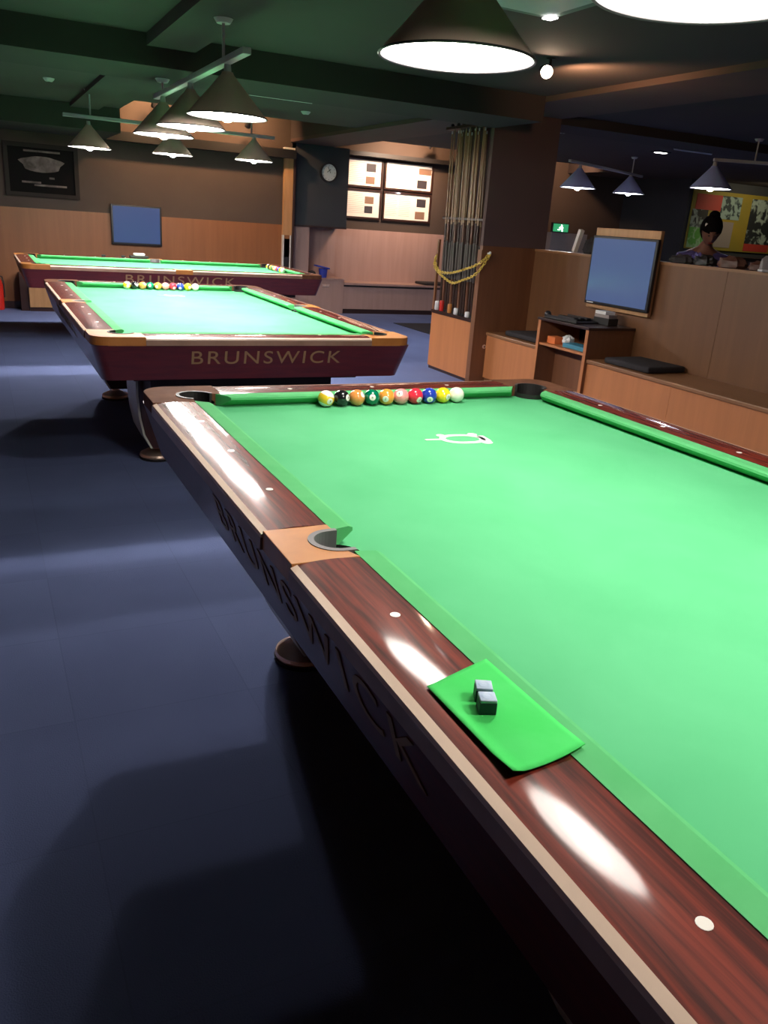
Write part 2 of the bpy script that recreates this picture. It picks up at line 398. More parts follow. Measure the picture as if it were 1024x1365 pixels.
MB().box((-.003, -.029, -.01), (.003, -.026, .085), rot=Matrix.Rotation(-.5, 4, 'Y')).build('minute_hand', M['ink'], ck)

# framed sheets
def framed(label, x0, x1, z0, z1, photos, group):
    cx, cz = (x0 + x1) / 2, (z0 + z1) / 2
    t = thing('framed_sheet', label, 'frame', (cx, 9.655, z0), 0, group)
    w, hh = (x1 - x0) / 2, (z1 - z0)
    f = MB(); b_ = .028
    f.box((-w, -.03, 0), (w, 0, b_)); f.box((-w, -.03, hh - b_), (w, 0, hh)); f.box((-w, -.03, b_), (-w + b_, 0, hh - b_)); f.box((w - b_, -.03, b_), (w, 0, hh - b_))
    f.build('frame', M['frame'], t)
    MB().box((-w + b_, -.014, b_), (w - b_, -.004, hh - b_)).build('sheet', M['paper'], t)
    tx = MB()
    tw = 2 * w * .55
    for cI in range(2 if w > .35 else 1):
        cw_ = tw / (2 if w > .35 else 1)
        for r in range(11):
            z = hh - .07 - r * (hh - .13) / 11
            xa = -w + .05 + cI * cw_
            tx.box((xa, -.0155, z - .006), (xa + cw_ * random.uniform(.72, .9), -.014, z))
    tx.build('text_lines', M['inkpale'], t)
    for (fx, fz, fw, fh, mm) in photos:
        MB().box((-w + fx * 2 * w, -.0165, fz * hh), (-w + (fx + fw) * 2 * w, -.014, (fz + fh) * hh)).build('photo_print', M[mm], t)
G = 'four framed sheets on the alcove wall'
framed('narrow framed sheet with two photos, top left of the four on the alcove wall', 4.48, 5.10, 1.845, 2.27, [(.55, .54, .26, .27, 'ink'), (.55, .14, .24, .24, 'brownprint')], G)
framed('wide framed sheet with two photos, top right of the four on the alcove wall', 5.13, 5.98, 1.845, 2.27, [(.70, .62, .26, .2, 'brownprint'), (.68, .14, .2, .28, 'ink')], G)
framed('narrow framed sheet with two photos, bottom left of the four on the alcove wall', 4.48, 5.10, 1.395, 1.825, [(.55, .52, .24, .24, 'brownprint'), (.55, .2, .22, .24, 'ink')], G)
framed('wide framed sheet with two photos, bottom right of the four on the alcove wall', 5.13, 5.98, 1.395, 1.825, [(.70, .54, .19, .28, 'ink'), (.68, .12, .2, .26, 'brownprint')], G)

# dark picture on the far left of the back wall
pc = thing('dark_picture', 'large dark framed picture with grey blurred shape on back wall', 'picture', (0.18, 9.155, 1.37))
f = MB(); w = .43; hh = .62
f.box((-w, -.04, 0), (w, 0, .05)); f.box((-w, -.04, hh - .05), (w, 0, hh)); f.box((-w, -.04, .05), (-w + .05, 0, hh - .05)); f.box((w - .05, -.04, .05), (w, 0, hh - .05))
f.build('frame', M['artframe'], pc)
MB().box((-w + .05, -.02, .05), (w - .05, -.005, hh - .05)).build('canvas', M['art'], pc)
g = MB()
g.prism([(math.cos(a) * .25 * (1 + .12 * math.sin(5 * a)), .40 + math.sin(a) * (.075 if math.sin(a) > 0 else .11)) for a in [k * PI / 12 for k in range(24)]], 0, .003)
bmesh.ops.transform(g.bm, matrix=Matrix.Translation((0, -.02, 0)) @ R90, verts=g.bm.verts)
g.build('grey_shape', M['artgrey'], pc)
g = MB()
for (xa, xb, z) in ((-.2, .22, .52), (-.24, -.02, .16), (-.1, .28, .13), (.08, .14, .22)): MB().box((xa, -.023, z), (xb, -.02, z + .022)).build('grey_stroke', M['artgrey'], pc)

# ------------------------------------------------------------------ screens
t1 = thing('wall_screen', 'blue-lit flat screen hung low on the orange back wall', 'screen', (1.30, 9.145, .855))
MB().box((-.325, -.055, 0), (.325, 0, .50), bev=.006).build('bezel', M['black'], t1, smooth=True)
MB().box((-.30, -.058, .028), (.30, -.054, .478)).build('screen_glass', M['screen_dim'], t1)

bd = thing('screen_backboard', 'upright beech board behind the screen on the partition', 'board', (3.995, 2.64, 0.82))
MB().box((-.035, -.365, 0), (0, .375, .63)).build('board', M['tanwood'], bd, bevel=.004)
t2 = thing('partition_screen', 'blue-lit flat screen with black bezel fixed to the partition above the console', 'screen', (3.958, 2.64, .855))
MB().box((-.030, -.385, 0), (0, .365, .535), bev=.006).build('bezel', M['black'], t2, smooth=True)
MB().box((-.033, -.362, .022), (-.029, .345, .516)).build('screen_glass', M['screen'], t2)
MB().box((-.033, .25, .008), (-.029, .33, .016)).build('badge', M['white'], t2)

# ------------------------------------------------------------------ benches + console on the right
def bench(name, label, y0, y1):
    t = thing(name, label, 'bench', (3.78, (y0 + y1) / 2, 0), 0, 'benches along the partition')
    hw = (y1 - y0) / 2
    fr = MB(); n = max(1, int((y1 - y0) / .9)); s = 2 * hw / n
    for k in range(n): fr.box((-.21, -hw + k * s + .001, .06), (-.19, -hw + (k + 1) * s - .001, .45))
    fr.build('front_panel', M['bench'], t)
    MB().box((-.19, -hw, 0.0), (.215, hw, .449)).build('carcass', M['wains_dark'], t)
    MB().box((-.225, -hw, .45), (.215, hw, .48)).build('seat_board', M['benchtop'], t, bevel=.006)
bench('bench', 'long beech bench right of the console with a black cushion on it', -3.0, 2.42)
bench('bench', 'short beech bench between the cue-rack column and the console', 3.07, 3.88)
def cushion(label, cx, cy, w, d, rz):
    t = thing('floor_cushion', label, 'cushion', (cx, cy, .481), rz, 'black seat cushions')
    MB().box((-d / 2, -w / 2, 0), (d / 2, w / 2, .045), bev=.016).build('pad', M['dark'], t, smooth=True)
    b = MB(); b.tube([(-d / 2 + .01, -w / 2 + .01, .024), (d / 2 - .01, -w / 2 + .01, .024), (d / 2 - .01, w / 2 - .01, .024), (-d / 2 + .01, w / 2 - .01, .024)], .004); b.build('piping', M['black'], t)
cushion('square black seat cushion on the long bench right of the console', 3.79, 2.04, .46, .38, .04)
cushion('black seat cushion on the short bench left of the console', 3.80, 3.42, .50, .36, 0)

cs = thing('console', 'beech console with open shelf and dark recess between two benches', 'console', (3.78, 2.745, 0))
MB().box((-.24, -.325, 0), (.215, -.295, .70)).build('side_panel', M['wains_dark'], cs)
MB().box((-.24, .295, 0), (.215, .325, .70)).build('side_panel', M['wains_dark'], cs)
MB().box((-.25, -.335, .70), (.215, .335, .72)).build('top_board', M['frame'], cs, bevel=.003)
MB().box((-.23, -.295, .50), (.215, .295, .518)).build('shelf', M['bench'], cs)
MB().box((.18, -.295, .0), (.213, .295, .70)).build('back_panel', M['frame'], cs)
MB().box((-.05, -.295, 0.0), (-.03, .295, .50)).build('recess_panel', M['wains_dark'], cs)
MB().box((-.242, -.327, 0), (-.238, -.293, .70)).build('edge_banding', M['bench'], cs)
MB().box((-.242, .293, 0), (-.238, .327, .70)).build('edge_banding', M['bench'], cs)
# things on / in console
kt = thing('scoring_tray', 'black tray holding dark remotes on the console top', 'tray', (3.70, 2.84, .721), .05)
MB().box((-.13, -.20, 0), (.13, .20, .012), bev=.004).box((-.13, -.20, .012), (-.12, .20, .03)).box((.12, -.2, .012), (.13, .2, .03)).build('tray', M['black'], kt)
for k in range(3): 
    r = MB().box((3.62 + k * .065, 2.72, .735), (3.665 + k * .065, 2.93 - .03 * k, .757), bev=.005).build('remote_control', M['black'], smooth=True)
    tag(r, ('black remote control nearest the front edge of the console tray', 'black remote control in the middle of the console tray', 'black remote control nearest the partition on the console tray')[k], 'remote', 'remote controls on the tray')
bb = MB().sphere((3.585, 3.02, .75), .028).build('black_ball', M['black'], smooth=True); tag(bb, 'small round black knob-like ball at left front corner of the console top', 'ball')
ob = MB().box((3.60, 2.90, .519), (3.70, 3.005, .575), bev=.003).build('orange_box', M['orange']); tag(ob, 'small orange card box at left on the console shelf', 'box')
# crumpled tissue
tb = MB().sphere((3.68, 2.83, .56), .045, (1, 1.1, .9), seg=18)
for v in tb.bm.verts: v.co += Vector((random.uniform(-1, 1), random.uniform(-1, 1), random.uniform(-1, 1))) * .009
tw = tb.build('crumpled_towel', M['white']); tag(tw, 'crumpled white cloth on the console shelf between orange and blue boxes', 'cloth')
tl = MB().box((3.59, 2.50, .519), (3.72, 2.78, .553), bev=.003).build('blue_box', M['teal']); tag(tl, 'flat teal blue box at right on the console shelf', 'box')
st_ = thing('paper_stack', 'white and dark stack of cards under the partition screen', 'stack', (3.86, 2.62, .721))
MB().box((-.05, -.09, 0), (.05, .09, .055), bev=.003).build('dark_case', M['black'], st_)
MB().box((-.045, -.07, .055), (.045, .085, .080), rz=.1).build('grey_card_pile', M['greycloth'], st_)
MB().box((-.045, -.05, .080), (.045, .09, .104), rz=-.08).build('white_card_pile', M['white'], st_)

# outlet on column
ol = thing('wall_outlet', 'small round brass wall outlet low on the brown column face', 'outlet', (3.555, 3.884, .343))
b = MB().lathe([(0, 0), (.02, 0), (.018, .006), (0, .006)], 20); bmesh.ops.transform(b.bm, matrix=R90, verts=b.bm.verts); b.build('plate', M['chrome'], ol, smooth=True)
b = MB().lathe([(0, .006), (.007, .006), (.007, .009), (0, .009)], 12); bmesh.ops.transform(b.bm, matrix=R90, verts=b.bm.verts); b.build('socket', M['black'], ol, smooth=True)

# ------------------------------------------------------------------ cue rack in the column niche
cr = thing('cue_rack', 'built-in cue rack with beech cabinet base on the side of the brown column', 'rack', (3.5, 4.33, 0))
MB().box((-.068, -.39, 0.03), (.098, .39, .555)).build('base_cabinet', M['bench'], cr, bevel=.003)
MB().box((-.075, -.392, .555), (.098, .395, .585)).build('ledge', M['frame'], cr)
MB().box((-.055, -.39, 0), (.098, .39, .03)).build('plinth', M['frame'], cr)
MB().box((-.055, -.36, 2.225), (.09, .44, 2.25)).build('top_rail', M['frame'], cr, bevel=.003)
MB().box((-.03, -.36, 1.44), (.08, .41, 1.462)).build('middle_rail', M['frame'], cr, bevel=.003)
MB().box((-.068, .365, .585), (-.045, .39, 1.25)).build('end_post', M['wains_dark'], cr)
kn = MB()
for k in range(7): kn.sphere((-.03, -.30 + k * .11, 2.262), .016, seg=12)
kn.build('rail_knob', M['black'], cr, smooth=True)
def make_cue(buttmat):
    t = thing('pool_cue', 'x', 'cue')
    b = MB().cyl((0, 0, 0), (0, 0, .02), .0155, .0155, 14); b.build('bumper', M['rubber'], t, smooth=True)
    b = MB().cyl((0, 0, .02), (0, 0, .30), .0150, .0140, 14); b.build('butt', buttmat, t, smooth=True)
    b = MB().cyl((0, 0, .62), (0, 0, .78), .0118, .0108, 14); b.build('forearm', buttmat, t, smooth=True)
    b = MB().cyl((0, 0, .30), (0, 0, .62), .0141, .0120, 14); b.build('wrap', M['wrap'], t, smooth=True)
    b = MB().cyl((0, 0, .78), (0, 0, 1.54), .0106, .0066, 14); b.build('shaft', M['cueshaft'], t, smooth=True)
    b = MB().cyl((0, 0, 1.54), (0, 0, 1.565), .0066, .0064, 12); b.build('ferrule', M['white'], t, smooth=True)
    return t
protos = [make_cue(M['cuebutt']), make_cue(M['cuebutt2'])]
nc = 26; used = [False, False]
_ord = ['first', 'second', 'third', 'fourth', 'fifth', 'sixth', 'seventh', 'eighth', 'ninth', 'tenth', 'eleventh', 'twelfth', 'thirteenth']
words = [w + ' from the left' for w in _ord] + [w + ' from the right' for w in _ord[::-1]]
for k in range(nc):
    pi_ = 0 if k % 3 else 1
    src = protos[pi_]
    if used[pi_]: o = copy_tree(src)
    else: o = src; used[pi_] = True
    yb = 4.66 - .62 * k / (nc - 1)
    xb = 3.475 if k % 2 else 3.535
    o.location = (xb, yb, .586)
    yt = 4.74 - .60 * k / (nc - 1) - .02 * (k % 3)
    L_ = 1.565
    sc = 1.03 + .012 * (k % 4)
    o.scale = (1, 1, sc)
    o.rotation_euler = (-(yt - yb) / L_ + random.uniform(-.012, .012), 0.0 + (.004 if k % 2 else 0), 0)
    o['label'] = 'pool cue with %s butt, %s in the column rack' % ('black' if pi_ == 0 else 'brown', words[k])
    o['category'] = 'cue'; o['group'] = 'cues in the column rack'
# cans/boxes on the rack ledge
for (yy, xx, hgt, mm, lab, nm) in ((4.66, 3.452, .085, 'white', 'small white pot standing at the left end of the cue-rack ledge', 'chalk_pot'),
                          (4.56, 3.450, .10, 'red', 'dark red pot beside the white pot on the cue-rack ledge', 'chalk_pot'),
                          (4.40, 3.450, .085, 'casting', 'orange pot in the middle of the cue-rack ledge', 'chalk_pot'),
                          (4.28, 3.450, .06, 'white', 'low white pot right of the orange pot on the cue-rack ledge', 'chalk_pot'),
                          (4.07, 3.450, .05, 'white', 'lowest white pot at the right end of the cue-rack ledge', 'chalk_pot')):
    o = MB().lathe([(0, 0), (.020, 0), (.023, .006), (.023, hgt - .01), (.019, hgt), (.015, hgt), (.015, hgt - .012), (0, hgt - .012)], 20, loc=(xx, yy, .586)).build(nm, M[mm], smooth=True)
    tag(o, lab, 'pot', 'pots on the cue rack ledge')
# yellow chain
hk = MB().cyl((3.49, 3.884, 1.172), (3.49, 3.852, 1.172), .008).sphere((3.49, 3.85, 1.178), .013, seg=12).build('chain_hook', M['white'], smooth=True); tag(hk, 'white hook on the column face holding the yellow chain', 'hook')
def cr_path(P, n=12):
    out = []; P = [Vector(p) for p in P]
    for i in range(len(P) - 1):
        p0 = P[max(i - 1, 0)]; p1 = P[i]; p2 = P[i + 1]; p3 = P[min(i + 2, len(P) - 1)]
        for k in range(n):
            t = k / n
            out.append(.5 * ((2 * p1) + (-p0 + p2) * t + (2 * p0 - 5 * p1 + 4 * p2 - p3) * t * t + (-p0 + 3 * p1 - 3 * p2 + p3) * t ** 3))
    out.append(P[-1]); return out
def chain(path, name, label):
    pts = cr_path(path); b = MB()
    d = 0; step = .026; last = pts[0]; k = 0; nxt = 0
    total = 0
    for i in range(1, len(pts)):
        seg = pts[i] - pts[i - 1]; L_ = seg.length
        while nxt <= total + L_:
            p = pts[i - 1] + seg * ((nxt - total) / L_)
            q = Vector((1, 0, 0)).rotation_difference(seg.normalized()).to_matrix().to_4x4()
            b.torus(Matrix.Translation(p) @ q @ Matrix.Rotation(PI / 2 * (k % 2) + .3, 4, 'X'), .011, .0036, 1.6, 10, 6)
            nxt += step; k += 1
        total += L_
    o = b.build(name, M['yellow'], smooth=True)
    return tag(o, label, 'chain', 'yellow chains across the cue rack')
chain([(3.49, 3.86, 1.165), (3.41, 3.90, 1.078), (3.395, 4.105, 1.014), (3.395, 4.359, .962), (3.395, 4.564, .963), (3.40, 4.675, 1.03), (3.42, 4.70, 1.10)], 'plastic_chain', 'upper of two yellow chain loops slung across the cue rack')
chain([(3.49, 3.855, 1.155), (3.40, 3.90, .995), (3.385, 4.126, .912), (3.385, 4.30, .878), (3.385, 4.529, .935), (3.392, 4.67, 1.0), (3.41, 4.695, 1.09)], 'plastic_chain', 'lower of two yellow chain loops slung across the cue rack')

# slim cue rack on the back wall end
wr = thing('wall_cue_rack', 'slim tall beech cue rack at the right end of the back wall', 'rack', (3.40, 9.14, .55))
MB().box((-.075, -.055, .55), (.055, 0, 1.66)).build('backboard', M['tanwood'], wr)
MB().box((-.085, -.09, 1.66), (.065, 0, 1.70)).build('top_cap', M['bar'], wr)
MB().box((-.065, -.05, .25), (.045, 0, .55)).build('lower_board', M['wains'], wr)
MB().box((-.075, -.055, 0), (-.055, 0, .55)).box((.03, -.055, 0), (.05, 0, .55)).build('frame_post', M['bar'], wr)
MB().box((-.055, -.05, 0), (.03, -.01, .50)).build('dark_slot', M['black'], wr)
MB().box((.055, -.08, .0), (.085, 0, 1.66)).build('side_board', M['frame'], wr)
bx = thing('small_box', 'small beige box below the slim cue rack on the back wall', 'box', (3.42, 9.06, .46))
MB().box((-.06, -.045, .0), (.06, .045, .085), bev=.01).build('body', M['tanwood'], bx, smooth=True)
MB().box((-.05, -.048, .01), (.05, -.044, .04)).build('label_strip', M['paper'], bx)
sh = MB().box((3.32, 9.0, .44), (3.52, 9.158, .46)).build('wall_shelf', M['frame']); tag(sh, 'tiny dark shelf under the slim cue rack', 'shelf')

# tan cabinet + extinguisher far left
tc_ = thing('tan_cabinet', 'low tan cabinet against the back wall seen beneath the farthest table', 'cabinet', (0.06, 8.97, 0))
MB().box((-.15, -.12, .05), (.17, .16, .46)).build('body', M['tanwood'], tc_, bevel=.003)
MB().box((-.15, -.10, 0), (.17, .16, .05)).build('plinth', M['frame'], tc_)
MB().box((-.25, -.08, 0), (-.152, .16, .46)).build('dark_side_gap', M['frame'], tc_)
fe = thing('fire_extinguisher', 'red fire extinguisher by the back wall at the left picture edge', 'fire extinguisher', (-.455, 9.0, 0))
MB().lathe([(0, 0), (.07, 0), (.075, .02), (.075, .30), (.06, .36), (.025, .39), (0, .39)], 28).build('cylinder', M['red'], fe, smooth=True)
MB().cyl((0, 0, .39), (0, 0, .43), .018).box((-.012, -.07, .43), (.012, .02, .445)).build('valve', M['black'], fe)
MB().tube([(0.02, 0, .42), (.07, 0, .40), (.085, 0, .30), (.085, 0, .15)], .009).build('hose', M['rubber'], fe, smooth=True)

# ------------------------------------------------------------------ pool tables
HU, HV = 1.27, .635        # half of the playing surface (nose to nose)
ZR, ZB = .800, .763        # rail top and bed
OUT = .187; CB = .05; CW = .172
def arc(cx, cy, r, a0, a1, n=14):
    return [(cx + r * math.cos(a0 + (a1 - a0) * k / n), cy + r * math.sin(a0 + (a1 - a0) * k / n)) for k in range(n + 1)]
TX_MEAN = {}
def make_table(rect_plate=None):
    t = thing('pool_table', 'x', 'pool table')
    # bed with pocket bites
    bu, bv = HU + .045, HV + .045
    ch = (HU + .03, HV + .03); R = .062
    poly = []
    # corner bite as seen from the (+,+) corner: arc from (bu, y1) round the inner side to (x1, bv)
    dy = math.sqrt(R * R - (bu - ch[0]) ** 2)
    dx = math.sqrt(R * R - (bv - ch[1]) ** 2)
    a_s = math.atan2(-dy, bu - ch[0]); a_e = math.atan2(bv - ch[1], -dx)
    if a_e > 0: a_e -= 2 * PI
    corner = arc(ch[0], ch[1], R, a_s, a_e, 14)
    Rs = .047; sc = (0, HV + .062); dxs = math.sqrt(Rs * Rs - (bv - sc[1]) ** 2)
    a1 = math.atan2(bv - sc[1], dxs); a2 = math.atan2(bv - sc[1], -dxs)
    side = arc(sc[0], sc[1], Rs, a1, -PI - a1, 14)
    poly += corner + side
    poly += [(-x, y) for x, y in corner[::-1]]
    poly += [(-x, -y) for x, y in corner]
    poly += [(-x, -y) for x, y in side]
    poly += [(x, -y) for x, y in corner[::-1]]
    MB().prism(poly, ZB - .04, ZB).build('cloth_bed', M['felt'], t)
    # cushions: (start along, end along) profile with mitred ends
    prof = [(0.0, ZR - .004), (-.0005, ZR - .011), (.034, ZB + .001), (CB, ZB + .001), (CB, ZR), (.010, ZR + .0005)]
    def cushion_seg(p_nose0, p_nose1, s0, s1, along, outv, base):
        rings = []
        for end, s in ((p_nose0, s0), (p_nose1, s1)):
            ring = []
            for d, z in prof:
                a = end + s * max(d, 0)
                ring.append(Vector((base[0] + along[0] * a + outv[0] * d, base[1] + along[1] * a + outv[1] * d, z)))
            rings.append(ring)
        MB().loft(rings).build('cushion', M['cushion'], t)
    cI, sI = .080, .068
    for sv in (1, -1):
        for su in (1, -1):
            cushion_seg(su * sI, su * (HU - cI), -su * .25, su * .78, (1, 0), (0, sv), (0, sv * HV))
    for su in (1, -1):
        cushion_seg(-(HV - cI), (HV - cI), -.78, .78, (0, 1), (su, 0), (su * HU, 0))
    # wooden rails between plates (rounded outer edge)
    rp = [(CB, ZR - .045)] + [(CB + (CW - CB) * k / 12, ZR - .0015 + .0045 * (1 - ((k - 6) / 6) ** 2)) for k in range(13)] + [(CW, ZR - .045)]
    SE, SS = .06, .084
    def rail(a0, a1, along, outv, base, m):
        rings = [[Vector((base[0] + along[0] * a + outv[0] * d, base[1] + along[1] * a + outv[1] * d, z)) for d, z in rp] for a in (a0, a1)]
        MB().loft(rings).build('rail', m, t, smooth=True)
    # trims and lips
    tp = [(CW, ZR - .001), (OUT - .002, ZR - .006), (OUT, ZR - .013), (CW, ZR - .013)]
    lp = [(CW, ZR - .013), (OUT, ZR - .013), (OUT + .001, ZR - .038), (CW - .01, ZR - .042)]
    def strip(pr, a0, a1, along, outv, base, m, nm):
        rings = [[Vector((base[0] + along[0] * a + outv[0] * d, base[1] + along[1] * a + outv[1] * d, z)) for d, z in pr] for a in (a0, a1)]
        MB().loft(rings).build(nm, m, t)
    for sv in (1, -1):
        for su in (1, -1):
            rail(su * SS, su * (HU - SE), (1, 0), (0, sv), (0, sv * HV), M['mahog_x'])
            strip(tp, su * SS, su * (HU - SE), (1, 0), (0, sv), (0, sv * HV), M['trim'], 'edge_trim')
            strip(lp, su * SS, su * (HU - SE), (1, 0), (0, sv), (0, sv * HV), M['trim_low'], 'edge_lip')
    for su in (1, -1):
        rail(-(HV - SE), HV - SE, (0, 1), (su, 0), (su * HU, 0), M['mahog_y'])
        strip(tp, -(HV - SE), HV - SE, (0, 1), (su, 0), (su * HU, 0), M['trim'], 'edge_trim')
        strip(lp, -(HV - SE), HV - SE, (0, 1), (su, 0), (su * HU, 0), M['trim_low'], 'edge_lip')
    Rs = .055
    # side pocket plates, liners and wells
    for sv in (1, -1):
        ux = Rs; cy = .062
        pl = [(-SS, CB), (-SS, OUT - .004), (SS, OUT - .004), (SS, CB), (Rs, CB)] + arc(0, cy, Rs, 0, PI, 16)[1:]
        pl = [(x, sv * (HV + y)) for x, y in pl]
        if sv < 0: pl = pl[::-1]
        MB().prism(pl, ZR - .040, ZR + .0015).build('pocket_plate', M['casting'], t, bevel=.0015)
        rr = [(Rs + .001, CB - .006)] + arc(0, cy, Rs + .001, 0, PI, 18) + [(-Rs - .001, CB - .006)]; ri = [(-Rs + .011, CB - .006)] + arc(0, cy, Rs - .011, PI, 0, 18) + [(Rs - .011, CB - .006)]
        pl = [(x, sv * (HV + y)) for x, y in rr + ri]
        if sv < 0: pl = pl[::-1]
        MB().prism(pl, ZR - .06, ZR + .003).build('pocket_liner', M['liner'], t)
        w_ = MB(); w_.lathe([(Rs - .001, ZR - .03), (Rs - .001, .63), (0, .625), (0, .615), (Rs + .006, .615), (Rs + .006, ZR - .045)], 28, loc=(0, sv * (HV + cy), 0)); w_.build('pocket_well', M['pocket'], t, smooth=True)
    rC = .085
    for su in (1, -1):
        for sv in (1, -1):
            o_ = OUT - .004
            half = math.sqrt(.062 ** 2 - .02 ** 2)
            aa0 = math.atan2(.02, -half); aa1 = math.atan2(-half, .02)
            pl = [(CB, -SE), (o_, -SE)] + arc(o_ - rC, o_ - rC, rC, 0, PI / 2, 12) + [(-SE, o_), (-SE, CB)] + arc(.03, .03, .062, aa0, aa1, 16)
            pl = [(su * (HU + x), sv * (HV + y)) for x, y in pl]
            if su * sv < 0: pl = pl[::-1]
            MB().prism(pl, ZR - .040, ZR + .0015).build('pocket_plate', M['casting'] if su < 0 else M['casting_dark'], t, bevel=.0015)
            rr = arc(.03, .03, .063, aa0, aa1, 18); ri = arc(.03, .03, .053, aa1, aa0, 18)
            pl = [(su * (HU + x), sv * (HV + y)) for x, y in rr + ri]
            if su * sv < 0: pl = pl[::-1]
            MB().prism(pl, ZR - .06, ZR + .004).build('pocket_liner', M['pocket'], t)
            w_ = MB(); w_.lathe([(.061, ZR - .02), (.061, .63), (0, .625), (0, .615), (.068, .615), (.068, ZR - .045)], 28, loc=(su * (HU + .03), sv * (HV + .03), 0)); w_.build('pocket_well', M['pocket'], t, smooth=True)
    # sights
    for sv in (1, -1):
        for k in (-3, -2, -1, 1, 2, 3):
            MB().cyl((k * .3175, sv * (HV + .094), ZR - .002), (k * .3175, sv * (HV + .094), ZR + .0033), .0082, seg=16).build('sight', M['sight'], t)
    for su in (1, -1):
        for k in (-1, 0, 1):
            MB().cyl((su * (HU + .094), k * .3175, ZR - .002), (su * (HU + .094), k * .3175, ZR + .0033), .0082, seg=16).build('sight', M['sight'], t)
    # apron: swept rounded rectangle, leaning inwards
    def loop(off, z, r):
        a, b = HU + off, HV + off
        pts = []
        for (cx, cy, s) in ((a - r, b - r, 0), (-(a - r), b - r, PI / 2), (-(a - r), -(b - r), PI), (a - r, -(b - r), 1.5 * PI)):
            pts += [(x, y, z) for x, y in arc(cx, cy, r, s, s + PI / 2, 6)]
        return pts
    loops = [loop(.168, ZR - .038, .05), loop(.182, ZR - .038, .055), loop(.134, .592, .05), loop(.095, .592, .04)]
    b = MB(); Lv = [[b.bm.verts.new(p) for p in l] for l in loops]; n = len(Lv[0])
    for i in range(4):
        A = Lv[i]; B = Lv[(i + 1) % 4]
        for k in range(n): b.bm.faces.new((A[k], A[(k + 1) % n], B[(k + 1) % n], B[k]))
    b.build('apron', M['apron'], t, smooth=True)
    tilt = math.atan2(.048, .170)
    zc = .698; off = .182 - .048 * (ZR - .038 - zc) / .170 + .0012
    for sv in (1, -1):
        Mx = Matrix.Translation((-.03, sv * (HV + off), zc)) @ Matrix.Rotation(0 if sv < 0 else PI, 4, 'Z') @ Matrix.Rotation(PI / 2 + tilt, 4, 'X')
        text_mesh('apron_lettering', 'BRUNSWICK', .118, M['gold'], t, Mx, .0008, 1.36, 1.22)
    for su in (1, -1):
        Mx = Matrix.Translation((su * (HU + off), su * .02, zc)) @ Matrix.Rotation(PI / 2 if su > 0 else -PI / 2, 4, 'Z') @ Matrix.Rotation(PI / 2 + tilt, 4, 'X')
        text_mesh('apron_lettering', 'BRUNSWICK', .096, M['gold'], t, Mx, .0008, 1.24, 1.20)
    # underframe and legs
    MB().box((-1.22, -.60, .55), (1.22, .60, .70)).build('underframe', M['under'], t)
    MB().box((-1.10, -.50, .42), (1.10, .50, .55)).build('cross_beam', M['under'], t)
    for su, dy in ((-1, .71), (1, .90)):
        b = MB(); u0, u1 = su * (dy - .16), su * (dy + .16)
        zs = [(.57, .525), (.40, .525), (.28, .515), (.18, .495), (.10, .455)]
        rings = []
        for z, hv in zs: rings.append([Vector((u0, -hv, z)), Vector((u1, -hv, z)), Vector((u1, hv, z)), Vector((u0, hv, z))])
        b.loft(rings); b.build('leg', M['legwood'], t, bevel=.006)
        for sv in (1, -1):
            bb_ = MB(); rr = []
            for z, hv in zs: rr.append([Vector((u0, sv * hv, z)), Vector((u1, sv * hv, z)), Vector((u1, sv * (hv + .012), z)), Vector((u0, sv * (hv + .012), z))])
            bb_.loft(rr).build('leg_side_panel', M['legface'], t)
            ft = MB().lathe([(0, 0.012), (.094, .012), (.098, .02), (.094, .032), (.060, .050), (.030, .062), (.026, .075), (.026, .11), (0, .11)], 36, loc=(su * dy, sv * .405, 0)).build('foot', M['chrome'], t, smooth=True)
            MB().lathe([(0, 0), (.098, 0), (.100, .012), (0, .012)], 36, loc=(su * dy, sv * .405, 0)).build('foot_pad', M['rubber'], ft)
    return t
T = make_table()
TC = [(.635, -1.27), (.611, 2.751), (-.108 + 1.27, 5.809 + .635)]
T.location = (TC[0][0], TC[0][1], 0); T.rotation_euler = (0, 0, PI / 2)
# local +u -> world +y ; near end is local -u
T['label'] = 'nearest pool table, green cloth, filling the right foreground'; T['group'] = 'green pool tables'
Tb = copy_tree(T); Tb.location = (TC[1][0], TC[1][1], 0); Tb.rotation_euler = (0, 0, PI / 2)
Tb['label'] = 'middle pool table with BRUNSWICK across its near end, behind the nearest table'
Tc = copy_tree(T); Tc.location = (TC[2][0], TC[2][1], 0); Tc.rotation_euler = (0, 0, 0)
Tc['label'] = 'farthest pool table, set crosswise along the back wall'
for o in (T, Tb, Tc): o['category'] = 'pool table'

